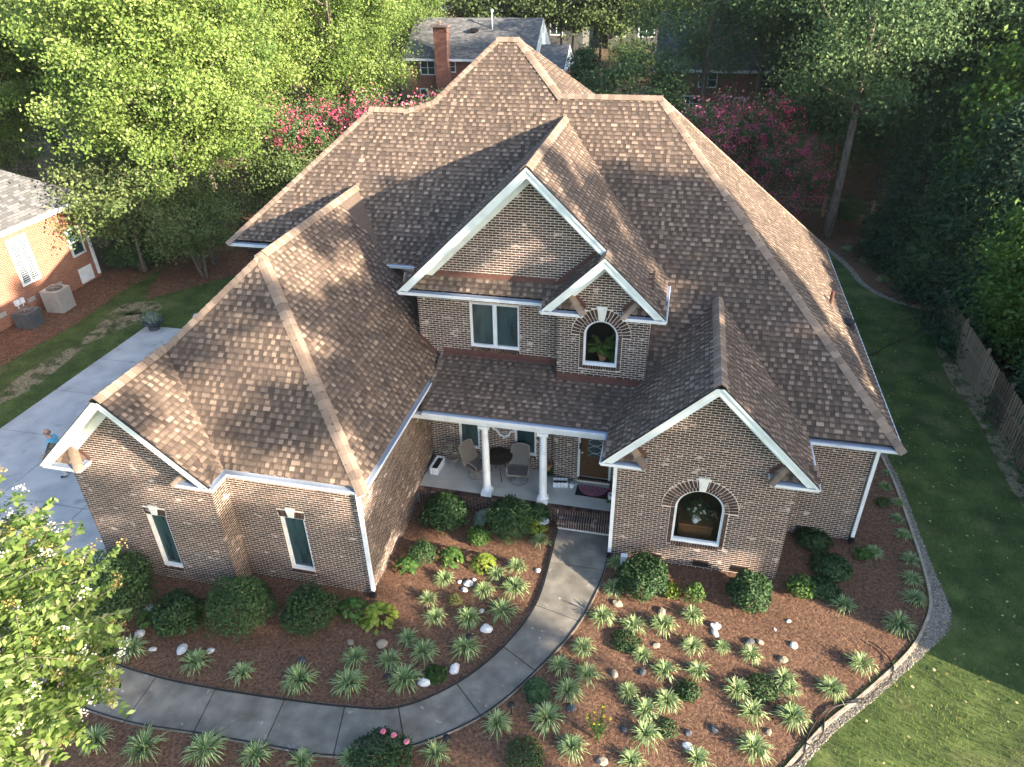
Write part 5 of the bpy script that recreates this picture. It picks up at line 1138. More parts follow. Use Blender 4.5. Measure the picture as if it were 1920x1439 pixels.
for (a, b), (c, d) in zip([(-4.72, 2.05), (-4.30, 1.62), (-3.88, 2.05), (-4.30, 2.48)], [(-4.30, 1.62), (-3.88, 2.05), (-4.30, 2.48), (-4.72, 2.05)]):
    for i in range(10): t_ = i/10; path.append((a+(c-a)*t_, 16.86, b+(d-b)*t_+.035*math.sin(t_*math.pi*5)))
path.append(path[0]); mb.tube(path, .035, 6); P(mb.build('wall_frame', M_white), 'white scalloped diamond frame hanging on the porch wall', 'wall ornament')
# plants behind the arched windows
def fern(x, y, z, s, lab):
    t = thing('potted_fern', lab, 'potted plant', (x, y, z)); mb = MB(); mb.lathe((0, 0, 0), [(.07*s, 0), (.11*s, .14*s), (.12*s, .14*s), (.12*s, .17*s), (.1*s, .17*s)], 12); mb.build('pot', M_terra, t)
    rng = np.random.RandomState(5); C = []; U = []
    for k in range(26):
        a = rng.uniform(0, 6.28); l = rng.uniform(.25, .5)*s; up = rng.uniform(.2, .8)
        for j in range(14):
            u = j/13; p = np.array([math.cos(a)*l*u, math.sin(a)*l*u*.6, .17*s+up*s*.9*u-.35*s*u*u*l*2])
            for sd_ in (-1, 1): C.append(p+np.array([-math.sin(a), math.cos(a), 0])*sd_*.035*s*(1-u*.7)); U.append([-math.sin(a)*sd_, math.cos(a)*sd_, .1])
    leafmesh('fronds', C, .085*s, np.array([[0, -.5, 1.]]*len(C))+.3*rng.normal(size=(len(C), 3)), rng.uniform(.3, .9, len(C)), L_bright, t, aspect=.4, U=np.array(U))
fern(-1.56, 17.15, 4.42, 1.15, 'green fern in a pot behind the upper arched window')
t = thing('flower_vase', 'white roses in a white vase behind the lower arched window', 'vase', (1.30, 14.85, 1.15)); mb = MB(); mb.lathe((0, 0, 0), [(.06, 0), (.10, .08), (.09, .18), (.05, .2)], 14); mb.build('vase', M_white, t)
rng = np.random.RandomState(9); C = rng.normal(size=(260, 3))*[.16, .10, .13]+[0, 0, .42]; leafmesh('leaves', C, .10, rng.normal(size=(260, 3)), rng.uniform(.2, .9, 260), L_box, t, aspect=.35)
for k in range(12): mb = MB(); mb.lathe((rng.normal()*.13, -.08+rng.normal()*.05, .42+rng.normal()*.13), [(.008, 0), (.032, .015), (.036, .04), (.012, .05)], 8); mb.build('rose', L_wblossom, t)
t = thing('cabinet', 'brown wooden cabinet under the vase behind the lower arched window', 'cabinet', (1.32, 14.95, .45)); mb = MB(); mb.box(-.42, .42, -.2, .25, .04, .66); mb.box(-.45, .45, -.24, .27, .66, .70); mb.build('body', M_floorwood, t)
mb = MB(); mb.box(-.38, -.02, -.215, -.2, .1, .6); mb.build('door', M_floorwood, t); mb = MB(); mb.box(.02, .38, -.215, -.2, .1, .6); mb.build('door', M_floorwood, t)

# ------------------------------------------------------------------ neighbouring houses
def simple_window(parent, O, U, N, w_, h_, mull=1, rows=2, fr=.07):
    O, U, N = V3(O), V3(U), V3(N); Z = Vector((0, 0, 1)); mb = MB()
    for a, b, c, d in ((0, w_, 0, fr), (0, w_, h_-fr, h_), (0, fr, fr, h_-fr), (w_-fr, w_, fr, h_-fr)): mb.obox(O+U*a+Z*c+N*.002, U*(b-a), Z*(d-c), N*.05)
    for i in range(1, mull+1): x = w_*i/(mull+1); mb.obox(O+U*(x-.04)+Z*fr+N*.002, U*.08, Z*(h_-2*fr), N*.05)
    for j in range(1, rows): z = h_*j/rows; mb.obox(O+U*fr+Z*(z-.02)+N*.004, U*(w_-2*fr), Z*.04, N*.035)
    f = mb.build('window', M_white, parent); m2 = MB(); m2.poly([O+U*a+Z*b+N*.02 for a, b in ((fr*.5, fr*.5), (w_-fr*.5, fr*.5), (w_-fr*.5, h_-fr*.5), (fr*.5, h_-fr*.5))]); m2.build('pane', M_screen, f); return f
def rel(root, *obs):
    for o in obs: o.location = -root.location
def block(root, x0, x1, y0, y1, z1, m, name='wall', z0=0):
    mb = MB(); L = root.location; mb.box(x0-L.x, x1-L.x, y0-L.y, y1-L.y, z0, z1); o = mb.build(name, m, root); uvbox(o); return o
def gable_roof(root, x0, x1, y0, y1, ze, zr, axis='x', m=None, gable=None, hip=0):
    L = root.location; mb = MB(); m = m or M_grey
    if axis == 'x':
        ym = (y0+y1)/2; a, b, c, d = (x0, y0, ze), (x1, y0, ze), (x1, y1, ze), (x0, y1, ze); r0, r1 = (x0+hip, ym, zr), (x1-hip, ym, zr)
        F = [(a, b, r1, r0), (c, d, r0, r1), (b, c, r1), (d, a, r0)]
    else:
        xm = (x0+x1)/2; a, b, c, d = (x0, y0, ze), (x1, y0, ze), (x1, y1, ze), (x0, y1, ze); r0, r1 = (xm, y0+hip, zr), (xm, y1-hip, zr)
        F = [(b, c, r1, r0), (d, a, r0, r1), (a, b, r0), (c, d, r1)]
    off = lambda p: tuple(V3(p)-L)
    for f in F[:2]: mb.poly([off(p) for p in f], .5)
    if hip:
        for f in F[2:]: mb.poly([off(p) for p in f], .5)
    mb.poly([off(p) for p in (a, d, c, b)], .5)
    o = mb.build('roof', m, root); me = o.data; uv = me.uv_layers.new(name='UVMap')
    for p in me.polygons:
        n = p.normal; hz = Vector((-n.y, n.x, 0)); hz = hz.normalized() if hz.length > .01 else Vector((1, 0, 0)); vv = n.cross(hz)
        for li in p.loop_indices: vc = me.vertices[me.loops[li].vertex_index].co; uv.data[li].uv = (vc.dot(hz), vc.dot(vv))
    if not hip:
        for f in F[2:]: m2 = MB(); m2.poly([off(p) for p in f]); g = m2.build('gable', gable or M_trim, root); uvbox(g)
    m3 = MB()
    for p, q in ((a, b), (b, c), (c, d), (d, a)):
        p, q = V3(off(p)), V3(off(q)); dd = (q-p).normalized(); n = Vector((dd.y, -dd.x, 0)); m3.obox(p-Vector((0, 0, .2))+n*.0, q-p, n*.1, Vector((0, 0, .19)))
    m3.build('gutter', M_white, root); return o
# left neighbour: red brick wall facing +x at x = -28.1
nb = thing('neighbour_house', 'sunlit red brick bungalow with a grey hipped roof at the left picture edge', 'house', (-34, 20, 0))
block(nb, -40, -28.1, 10, 28.6, 4.0, M_redbrick)
gable_roof(nb, -40.5, -27.72, 9.5, 29.0, 4.05, 8.9, 'y', hip=6.3)
Lx = nb.location
def nbx(y, z): return Vector((-28.1, y, z))-Lx
simple_window(nb, nbx(27.25, 1.46), Y1, NR, .86, 1.38, 0, 2, .09)
f = simple_window(nb, nbx(24.1, 1.33), Y1, NR, 1.05, 2.15, 1, 1, .10)
for a in (.14, .60):
    for i in range(20): mb = MB(); mb.obox(nbx(24.1+a, 1.47+i*.095)+Vector((.03, 0, 0)), (0, .30, 0), (.02, 0, .03), (.004, 0, .02)); mb.build('louvre', M_white, nb)
mb = MB(); mb.obox(nbx(27.25, .1)+Vector((.002, 0, 0)), (0, .86, 0), (.03, 0, 0), (0, 0, .74)); mb.build('access_panel', M_white, nb)
mb = MB(); mb.obox(nbx(28.38, .2)+Vector((.002, 0, 0)), (0, .12, 0), (.1, 0, 0), (0, 0, 3.7)); mb.build('downspout', M_white, nb)
for y in (25.7, 24.05, 22.4, 20.3): mb = MB(); mb.obox(nbx(y, .55)+Vector((.002, 0, 0)), (0, .42, 0), (.02, 0, 0), (0, 0, .2)); mb.build('foundation_vent', M_acgrey, nb)
mb = MB()
for y in (23.35, 23.62): mb.obox(nbx(y, .72)+Vector((.002, 0, 0)), (0, .2, 0), (.12, 0, 0), (0, 0, .24)); mb.tube([nbx(y+.1, .72)+Vector((.06, 0, 0)), nbx(y+.1, .1)+Vector((.06, 0, 0))], .02, 6)
mb.build('meter_box', M_white, nb)
def ac(x, y, s, h, m, label):
    t = thing('air_conditioner', label, 'air conditioner', (x, y, .03), R(4), 'air conditioning units by the neighbour wall'); mb = MB(); a = s/2
    mb.box(-a, a, -a, a, 0, .04); mb.box(-a, a, -a, a, h-.06, h)
    n = 14
    for i in range(n):
        for q in (((-a+i*s/n, -a), (1, 0)), ((a, -a+i*s/n), (0, 1)), ((a-i*s/n, a), (-1, 0)), ((-a, a-i*s/n), (0, -1))):
            (px, py), (dx, dy) = q; mb.obox((px, py, .04), (dx*s/n*.62, dy*s/n*.62, 0), (-dy*.02, dx*.02, 0), (0, 0, h-.10))
    mb.box(-a+.025, a-.025, -a+.025, a-.025, .04, h-.06, .1); mb.build('cabinet', m, t)
    mb = MB(); mb.lathe((0, 0, h), [(a*.78, 0), (a*.80, .03), (a*.74, .035), (a*.3, .045), (.02, .06)], 22); mb.build('fan_grille', M_fan, t)
    mb = MB()
    for i in range(6): an = i*math.pi/3; mb.tube([(0, 0, h+.065), (a*.78*math.cos(an), a*.78*math.sin(an), h+.04)], .008, 4)
    mb.build('grille_rib', M_acgrey, t)
ac(-27.15, 24.75, .86, 1.02, M_acgrey, 'large beige air conditioner beside the red brick wall'); ac(-27.25, 23.05, .78, .72, M_acdark, 'smaller dark grey air conditioner left of the beige one')
# house behind, seen over the roof
bh = thing('back_house', 'two storey brick house with grey roof and tall chimney seen behind the peak', 'house', (-19, 72, 0))
block(bh, -25.3, -13.9, 68, 76, 5.0, M_farbrick); gable_roof(bh, -25.8, -13.6, 67.6, 76.4, 5.1, 8.05, 'x', gable=M_trim)
L0 = bh.location
for x, z, w_, h_, mu in ((-24.3, 3.65, 1.45, 1.25, 1), (-21.5, 3.9, .6, 1.0, 0), (-24.5, 1.2, .8, 1.3, 0), (-17.0, 3.7, 1.2, 1.2, 1), (-20.5, 1.1, 1.4, 1.3, 1)): simple_window(bh, Vector((x, 68, z))-L0, X1, NF, w_, h_, mu, 2, .09)
block(bh, -22.55, -21.35, 67.1, 67.995, 7.7, M_farbrick, 'chimney'); mb = MB(); mb.box(-3.75, -2.15, -5.1, -3.95, 7.7, 7.85); mb.box(-3.2, -2.95, -4.7, -4.4, 7.85, 8.2); mb.build('chimney_cap', M_farbrick, bh); uvbox(bh.children[-1])
mb = MB(); mb.tube([(.9, -1.2, 6.6), (.9, -1.2, 8.7)], .06, 8); mb.lathe((.9, -1.2, 8.6), [(.05, 0), (.14, .05), (.12, .2), (.02, .26)], 8); mb.build('flue', M_white, bh)
mb = MB(); mb.box(-1.0, -.3, -1.9, -1.4, 7.05, 7.35); mb.build('roof_vent', M_black, bh)
block(bh, -13.6, -11.3, 68.5, 74, 4.2, M_farbrick); gable_roof(bh, -13.65, -11.0, 68.2, 74.3, 4.3, 5.95, 'x', gable=M_trim)
rb = thing('back_house', 'red brick two storey house behind the trees right of the ridge', 'house', (3, 62, 0))
block(rb, -2.2, 11, 58, 66, 5.9, M_farbrick); gable_roof(rb, -2.7, 11.5, 57.5, 66.5, 6.0, 9.4, 'x', gable=M_farbrick); L0 = rb.location
for x, z, w_, h_, mu in ((.55, 4.7, 1.35, 1.1, 1), (-.6, 3.05, 1.4, 1.1, 1), (3.2, 3.0, .8, 1.1, 0), (4.8, 4.7, .9, 1.1, 0), (5.6, 2.6, .4, 1.9, 0), (-1.4, .9, 1.0, 1.2, 0), (2.2, .9, 1.2, 1.2, 1)): simple_window(rb, Vector((x, 58, z))-L0, X1, NF, w_, h_, mu, 2, .09)
for hx0, hx1, hy, hz, lab, wins in ((-31, -15.5, 112, 5.6, 'dark sided house beyond the far tree trunks left of centre', ((-20.2, 2.4, 1.9, 2.0), (-26, 2.4, 1.6, 1.8), (-23, .8, 1.2, 1.6))), (-12.5, 1.5, 118, 5.4, 'dark far house with white window behind the bare trunks', ((-8.2, 1.6, 2.4, 1.7), (-3.5, 1.6, 1.6, 1.7), (-11.4, 1.6, 1.4, 1.7)))):
    fh = thing('far_house', lab, 'house', ((hx0+hx1)/2, hy+4, 0)); block(fh, hx0, hx1, hy, hy+8, hz, M_siding); gable_roof(fh, hx0-.5, hx1+.5, hy-.5, hy+8.5, hz+.05, hz+3.4, 'x', gable=M_siding); L0 = fh.location
    for x, z, w_, h_ in wins: simple_window(fh, Vector((x, hy, z))-L0, X1, NF, w_, h_, 1, 1, .16)
fh = thing('far_house', 'small far gable with pale blue trim above the grey roof', 'house', (-39, 110, 0)); block(fh, -43, -34, 105, 115, 6.2, M_farbrick); gable_roof(fh, -43.5, -33.5, 104.5, 115.5, 6.25, 10.2, 'y', gable=M_farbrick)
# the two storey neighbour to the right, outside the picture, whose shade falls on the side yard
sn = thing('neighbour_house', 'two storey brick house to the right, just outside the picture, shading the side yard', 'house', (24, 15.5, 0))
block(sn, 18, 30, 8.4, 22.5, 7.4, M_redbrick); gable_roof(sn, 17.6, 30.4, 8.0, 22.9, 7.45, 11.2, 'y', hip=6.2); L0 = sn.location
for y in (10.5, 14, 18):
    for z in (1.1, 4.4): simple_window(sn, Vector((18, y+1, z))-L0, -Y1, NL_, 1.0, 1.6, 0, 2, .08)

# ------------------------------------------------------------------ fences
pk = MB(); pk.prism([(0, -.055, 0), (0, .055, 0), (0, .055, 1.74), (0, .025, 1.80), (0, -.025, 1.80), (0, -.055, 1.74)], (.018, 0, 0), .5)
def fence(name, label, A, B, pitch=.185, h=1.8, limit=300):
    A, B = V3(A), V3(B); d = (B-A); n = int(d.length/pitch); an = math.atan2(d.y, d.x)-math.pi/2
    t = thing(name, label, 'fence', A, an); Ld = d.length; proto = None
    for i in range(n):
        if proto is None or i % 7 == 0:
            q = MB(); q.v = [(x, y, z*h/1.8*random.uniform(.985, 1.015)) for x, y, z in pk.v]; q.f = pk.f; q.m = pk.m; q.t = [random.random()]*len(pk.f); proto = q.build('picket', M_fence, t); o = proto
        else: o = proto.copy(); COL.objects.link(o); o.parent = t
        o.location = (random.uniform(-.004, .004), (i+.5)*pitch, random.uniform(-.02, .01)); o.rotation_euler = (random.uniform(-.012, .012), 0, 0)
    for z in (.35, .95, 1.5): mb = MB(); mb.box(.02, .06, 0, Ld, z*h/1.8, z*h/1.8+.09, random.random()); mb.build('rail', M_fence, t)
    k = int(Ld/2.4)+1
    for i in range(k+1): mb = MB(); y = min(i*2.4, Ld); mb.box(.061, .15, y-.045, y+.045, 0, h+.04, random.random()); mb.build('post', M_fence, t)
    return t
fence('picket_fence', 'long weathered brown picket fence along the shaded right side yard', (11.12, 11.0, 0), (11.12, 31.0, 0), h=1.62)
fence('picket_fence', 'dark picket fence behind the left neighbour under the trees', (-52, 41.5, 0), (-33, 43.5, 0), .19)
fence('picket_fence', 'dark picket fence behind the house between trunks and pink blossoms', (-27.5, 44.5, 0), (-8, 45, 0), .19)
t = thing('rail_fence', 'low split rail fence in the dark back corner right of the pink tree', 'fence', (5.9, 45, 0)); a, b = Vector((0, 0, 0)), Vector((7.4, -2.1, 0))
for i in range(4): p = a+(b-a)*i/3; mb = MB(); mb.box(p.x-.08, p.x+.08, p.y-.08, p.y+.08, 0, 1.3, .5); mb.build('post', M_fence, t)
for i in range(3):
    for z in (.35, .72, 1.1): p, q = a+(b-a)*i/3, a+(b-a)*(i+1)/3; mb = MB(); mb.tube([p+Vector((0, 0, z)), (p+q)/2+Vector((0, 0, z-.03)), q+Vector((0, 0, z+.02))], .06, 6, .6); mb.build('rail', M_fence, t)
t = thing('utility_box', 'dark green utility transformer box in the back bed near the rail fence', 'utility box', (10.9, 41.6, 0), .1); mb = MB(); mb.box(-.75, .75, -.5, .5, 0, .75); mb.prism([(-.8, -.55, .75), (.8, -.55, .75), (.78, .5, .95), (-.78, .5, .95)], (0, 0, .05)); mb.build('cabinet', mat('utility_green', [(.03, .05, .045)], .5, 'flat'), t)
for x in (.25, .6): mb = MB(); mb.box(x-.09, x+.09, -.512, -.501, .45, .62); mb.build('warning_label', M_white, t)

# ------------------------------------------------------------------ trees
def crown_pts(seed, Rx, z0, z1, ncl, nlf, cr, top=.5, shell=.55, ragged=.25, flat=.65, cone=False):
    rng = np.random.RandomState(seed); d = rng.normal(size=(ncl, 3)); d /= np.linalg.norm(d, axis=1, keepdims=True)
    rad = shell+(1-shell)*rng.random_sample(ncl)**.6; rad *= 1+ragged*(rng.random_sample(ncl)-.5)*2*(rng.random_sample(ncl) > .45)
    zc = (z0+z1)/2; rz = (z1-z0)/2; C = d*rad[:, None]*[Rx, Rx, rz]; C[:, 2] += zc
    if cone:
        u = rng.random_sample(ncl)**1.4; an = rng.uniform(0, 6.283, ncl); rr = Rx*(1-u)**.75*(.65+.35*rng.random_sample(ncl)); C = np.stack([np.cos(an)*rr, np.sin(an)*rr, z0+(z1-z0)*u], 1); d = np.stack([np.cos(an), np.sin(an), np.full(ncl, .35)], 1)
    k = rng.randint(0, ncl, nlf); g = rng.normal(size=(nlf, 3))*[1, 1, flat]; csz = cr*rng.uniform(.6, 1.4, ncl)
    pos = C[k]+g*csz[k][:, None]*.5; ct = rng.normal(0, .13, ncl)[k]
    N = d[k]*.5+rng.normal(size=(nlf, 3))*.75+[0, 0, .45]; tone = np.clip(.45+ct+.15*rng.normal(size=nlf), 0, 1)
    return pos, N, tone, C, rng
def trunk_mesh(mb, h, r, C, rng, lean=(0, 0), limbs=9, split=None, base=(0, 0)):
    top = Vector((lean[0]+base[0], lean[1]+base[1], h)); b = Vector((base[0], base[1], -.1)); pts = []; n = 7
    for i in range(n+1): t = i/n; pts.append(b.lerp(top, t)+Vector((math.sin(t*5+r*9)*r*.5, math.cos(t*4)*r*.4, 0))*min(1, t*3))
    mb.tube(pts, [r*(1.35 if i == 0 else 1-.75*i/n) for i in range(n+1)], 9, .5)
    for i in range(limbs):
        c = V3(C[rng.randint(len(C))]); t = rng.uniform(.4, .95); s = b.lerp(top, t)
        if c.z < s.z: s = b.lerp(top, max(.3, min(.9, c.z/h*.8)))
        m = (s+c)/2+Vector((0, 0, -.3)); mb.tube([s, m, c], [r*.32, r*.2, r*.05], 5, .5)
def tree_proto(name, label, cat, seed, h, Rx, z0, ncl, nlf, ls, m, r=.22, cr=1.5, blossoms=None, trunks=1, cone=False, shell=.55, ragged=.25, aspect=.6, flat=.65, lean=(0, 0), bark=None, group=None):
    t = thing(name, label, cat, (0, 0, 0), 0, group)
    pos, N, tone, C, rng = crown_pts(seed, Rx, z0, h, ncl, nlf, cr, cone=cone, shell=shell, ragged=ragged, flat=flat)
    mb = MB()
    for k in range(trunks):
        a = k*2.3; bx = (.18*math.cos(a), .18*math.sin(a)) if trunks > 1 else (0, 0)
        trunk_mesh(mb, h*.8, r, C, rng, lean=lean if trunks == 1 else (math.cos(a)*Rx*.4, math.sin(a)*Rx*.4), limbs=10//trunks+2, base=bx)
    mb.build('trunk', bark or M_bark, t, smooth=True)
    mats = [m]; mi = None
    if blossoms:
        bm_, frac = blossoms; mats = [m, bm_]; kk = np.linalg.norm((pos-[0, 0, (z0+h)/2])/[Rx, Rx, (h-z0)/2], axis=1); cl = rng.random_sample(len(C)) < .65
        pn = np.array([noise.noise(Vector(p)*1.7) for p in pos]); mi = ((kk > .6) & (pn > .10) & (rng.random_sample(len(pos)) < frac)).astype(int)
    leafmesh('crown', pos, ls*rng.uniform(.65, 1.3, len(pos)), N, tone, mats, t, mi=mi, aspect=aspect)
    return t
G_L = 'bright leafy trees behind the left lawn'; G_R = 'dark trees massed beyond the right fence'; G_F = 'slim trees in front of the far houses'
pm1 = tree_proto('maple_tree', 'tall sunlit maple whose double trunk stands at the left lawn edge', 'tree', 101, 17, 4.6, 5.8, 210, 56000, .17, L_maple, .22, 1.0, group=G_L)
pm2 = tree_proto('maple_tree', 'sunlit maple rising behind the one with the double trunk', 'tree', 102, 18, 5.2, 5.4, 230, 60000, .175, L_maple, .24, 1.05, group=G_L)
pd1 = tree_proto('oak_tree', 'dark oak in the middle of the right tree mass', 'tree', 103, 17, 5.6, 2.2, 230, 50000, .20, L_dark, .30, 1.2, group=G_R)
pd2 = tree_proto('oak_tree', 'dark oak with a low spreading crown in the right tree mass', 'tree', 104, 15, 5.0, 1.5, 220, 48000, .20, L_dark, .28, 1.15, group=G_R)
pe = tree_proto('elm_tree', 'airy tall tree with a straight trunk before the red brick house', 'tree', 105, 19, 5.0, 6.5, 130, 34000, .175, L_dark, .24, 1.5, ragged=.4)
pg = tree_proto('slender_tree', 'slim sunlit tree with bare trunk, before the far houses', 'tree', 106, 15, 3.4, 4.4, 60, 9000, .36, L_pale, .19, 1.8, ragged=.35, group=G_F)
ps = tree_proto('dogwood_tree', 'low pale green tree spreading in front of the neighbour roof', 'tree', 107, 6.6, 3.2, 1.9, 90, 15000, .17, L_pale, .11, 1.0, trunks=2, ragged=.4, shell=.35)
pc = tree_proto('cypress_tree', 'bluish cypress at the fence corner by the gravel bend', 'tree', 108, 8.5, 2.3, .2, 240, 22000, .24, L_bluish, .16, .75, cone=True, aspect=.35)
pl = tree_proto('lime_tree', 'fresh green tree against the dark wood at the right edge', 'tree', 109, 11.5, 3.6, 2.4, 120, 24000, .24, L_bright, .18, 1.2)
pp = tree_proto('crape_myrtle', 'bright pink crape myrtle spilling over the right roof edge', 'tree', 110, 6.8, 2.4, 1.3, 90, 17000, .13, L_dark, .06, .8, blossoms=(L_pink, 1.0), trunks=3, shell=.6)
pb = tree_proto('holly_tree', 'round dark feathery tree right behind the main ridge', 'tree', 111, 8.6, 2.9, 3.0, 110, 16000, .17, L_dark, .09, .8, trunks=3, shell=.6)
PROTOS = (pm1, pm2, pd1, pd2, pe, pg, ps, pc, pl, pp, pb)
used = set()
def plant(proto, x, y, s=1, label=None, rz=None, zs=1, group=None):
    rz = random.uniform(0, 6.28) if rz is None else rz
    if proto.name not in used:
        used.add(proto.name); proto.location = (x, y, 0); proto.rotation_euler = (0, 0, rz); proto.scale = (s, s, s*zs)
        if label: proto['label'] = label
        if group: proto['group'] = group
        return proto
    return copy_tree(proto, (x, y, 0), rz, (s, s, s*zs), label, group)
plant(pm1, -23.6, 30.4, .95, 'tall sunlit maple, left one of the two joined trunks at the lawn edge'); plant(pm1, -23.1, 30.9, .8, 'sunlit maple, right one of the two joined trunks at the lawn edge', 2)
plant(pm2, -24.6, 34.4, .85, 'sunlit maple with a thin pale trunk between the double trunk and the house'); plant(pm1, -25.1, 39.2, .95, 'sunlit maple whose pale trunk stands nearest the left roof corner', 4)
for x, y, s, pr, lab in ((-31.5, 36.5, 1, pm2, 'sunlit maple directly behind the grey roof of the left neighbour'), (-37.5, 38, 1, pm1, 'sunlit maple in the top left corner'), (-43, 44, 1.1, pm2, 'sunlit maple at the far left edge behind the dark fence'), (-31, 47, 1.1, pm1, 'tall sunlit maple in the second row behind the double trunk'),
     (-22, 45.5, .9, pm2, 'sunlit maple behind the left pink crape myrtles'), (-24.8, 53, 1.0, pm1, 'sunlit maple nearest the left side of the back house'), (-38, 55, 1.2, pm2, 'big sunlit maple in the last row on the left'), (-50, 55, 1.2, pm1, 'leftmost tall tree of the last row'), (-31, 62, 1.1, pm2, 'tree overhanging the chimney of the back house'), (-45, 33, .9, pm1, 'sunlit maple cut by the left picture edge above the neighbour roof'), (-36.5, 33.2, .72, pm2, 'lower sunlit maple touching the ridge of the left neighbour roof'), (-44, 38.5, .8, pm1, 'low sunlit maple in the gap above the left neighbour roof'),
     (-28.2, 72, 1.0, pm1, 'tree touching the left end of the back house'), (-35, 80, 1.2, pm2, 'tree far behind the back house on the left'), (-40, 68, 1.2, pd1, 'dark tree behind the maples on the left')):
    plant(pr, x, y, s, lab, group=G_L)
plant(ps, -26.3, 29.6, 1.0, 'low pale green tree spreading in front of the neighbour roof'); plant(ps, -22.6, 29.3, .72, 'smaller pale green tree at the base of the double trunk'); plant(ps, -20.6, 36.5, .85, 'yellow green understory tree between the two pale trunks')
for i, (x, y, s, lab) in enumerate(((-20.6, 38.3, 1.0, 'pink crape myrtle leftmost behind the left roof corner'), (-17.2, 39.4, 1.02, 'pink crape myrtle in the middle of the left group'), (-14.2, 40.3, 1.0, 'pink crape myrtle touching the left ridge end'), (1.4, 42.0, .98, 'pale pink crape myrtle right of the right ridge end'), (3.9, 43.2, 1.0, 'pale pink crape myrtle at the top of the right group'), (5.7, 40.9, .78, 'deepest pink crape myrtle beside the rail fence'))):
    plant(pp, x, y, s, lab, group='pink crape myrtles behind the house')
plant(pe, .75, 50.5, 1.0, 'airy tall tree with a straight grey trunk before the right red brick house'); plant(pe, 4.6, 55, 1.0, 'second airy tree right of the straight trunked one'); plant(pe, -8.6, 96, .9, 'airy tree behind the right ridge among far trunks')
plant(pb, -3.0, 45.5, 1.0, 'round dark feathery tree right behind the main ridge'); plant(pc, -6.7, 49.5, .95, 'narrow dark evergreen between the back house and the round dark tree'); plant(pb, .6, 44.3, .62, 'small leafy bush tree at the end of the right ridge')
k = 0
for x, y in ((-33, 92), (-29, 99), (-25.5, 94), (-21.5, 101), (-18.8, 95), (-16.4, 99), (-14.2, 94), (-11.8, 102), (-9.6, 93), (-6.5, 99), (-3.8, 94), (-.5, 100), (3, 95)):
    k += 1; plant(pg, x, y, random.uniform(.85, 1.1), 'slim tree with bare trunk, %s before the far houses' % ('first from the left', 'second from the left', 'third from the left', 'fourth from the left', 'fifth from the left', 'sixth from the left', 'middle one', 'seventh from the right', 'sixth from the right', 'fifth from the right', 'fourth from the right', 'third from the right', 'last on the right')[min(k-1, 12)], group=G_F)
t = plant(ps, -7.2, 90, .7, 'small round lime green tree on the sunlit ground before the far house')
k = 0
for x, y, s, pr, lab in ((8.1, 40.5, 1.0, pe, 'tall tree with the thick leaning trunk beside the right roof corner'), (12, 48, 1.0, pd1, 'dark oak behind the transformer box'), (10.2, 55, 1.0, pd2, 'dark oak behind the rail fence'), (17.5, 45, 1.0, pd2, 'dark oak in the middle of the right wood'), (15, 56, 1.1, pd1, 'dark oak in the second row of the right wood'),
     (23, 50, 1.1, pd1, 'dark oak near the top right corner'), (21, 40, .9, pd2, 'dark oak behind the fresh green tree'), (28, 42, 1.1, pd1, 'dark oak at the right picture edge'), (7.5, 66, 1.1, pd1, 'dark oak right behind the red brick house'), (15, 68, 1.2, pd2, 'dark oak in the third row of the right wood'), (25, 62, 1.2, pd2, 'dark oak at the very back of the right wood'),
     (33, 52, 1.2, pd1, 'dark oak outside the right edge'), (16.5, 42.5, .62, pd2, 'low dark tree behind the cypress row')):
    plant(pr, x, y, s, lab, group=G_R)
for x, y, s, lab in ((11.4, 37.6, .95, 'bluish cypress next to the transformer box'), (12.2, 34.9, .9, 'bluish cypress where the gravel path meets the fence'), (12.5, 31.6, 1.0, 'bluish cypress, second along the fence'), (12.9, 28.9, .95, 'bluish cypress, third along the fence'), (13.0, 22.8, .8, 'bluish cypress, fourth along the fence, half lit'), (13.1, 19.4, .8, 'bluish cypress hanging over the near end of the fence'), (16.2, 27, 1.0, 'bluish cypress in the row behind the fence line'), (15.8, 22, .9, 'bluish cypress at the right picture edge')):
    plant(pc, x, y, s, lab, group='bluish cypresses along the right fence')
plant(pl, 15.6, 34.5, 1.0, 'fresh green tree against the dark wood at the right edge'); plant(pl, 12.9, 25.8, .62, 'sunlit yellow green tree leaning over the middle of the fence')
for x, y, s, lab in ((9.1, 41.6, .30, 'low dark bush left of the transformer box'), (10.3, 39.7, .26, 'low dark bush in front of the transformer box'), (12.3, 40.2, .30, 'low dark bush right of the transformer box')): plant(pb, x, y, s, lab, zs=.8)
for i, (x, y) in enumerate(((-60, 128), (-48, 134), (-37, 130), (-27, 136), (-16, 131), (-6, 137), (5, 131), (15, 120), (28, 128), (40, 80), (44, 66), (-52, 100), (-50, 84), (14, 126), (-58, 72), (-14, 126), (-1, 128), (-57, 47), (-54, 40))):
    plant(pd1 if i % 2 else pd2, x, y, 1.35, 'distant dark tree in the wooded horizon band, position %s' % 'abcdefghijklmnopqrs'[i] if False else 'distant dark tree of the wooded band that closes the horizon', group='distant trees closing the horizon')
# trees in front and to the right of the camera, outside the picture, whose crowns dapple the house
pt = tree_proto('street_tree', 'tall open crowned street tree outside the picture', 'tree', 120, 22.5, 5.6, 10.6, 66, 16000, .36, L_dark, .22, .82, ragged=.25, flat=.75, shell=.3)
SHADE = ((25.5, 5.6, .95, pt), (25, -2.2, .97, pt), (25.5, -11, .78, pt), (32, 5.6, .99, pt), (34, -9.5, .92, pt), (46, 33, 1.2, pd1), (38, 46, 1.15, pd1), (42, 56, 1.3, pd2))
for i, (x, y, s, pr) in enumerate(SHADE): plant(pr, x, y, s, 'street tree outside the picture to the right, casting dappled shade', group='trees outside the picture that shade the house')

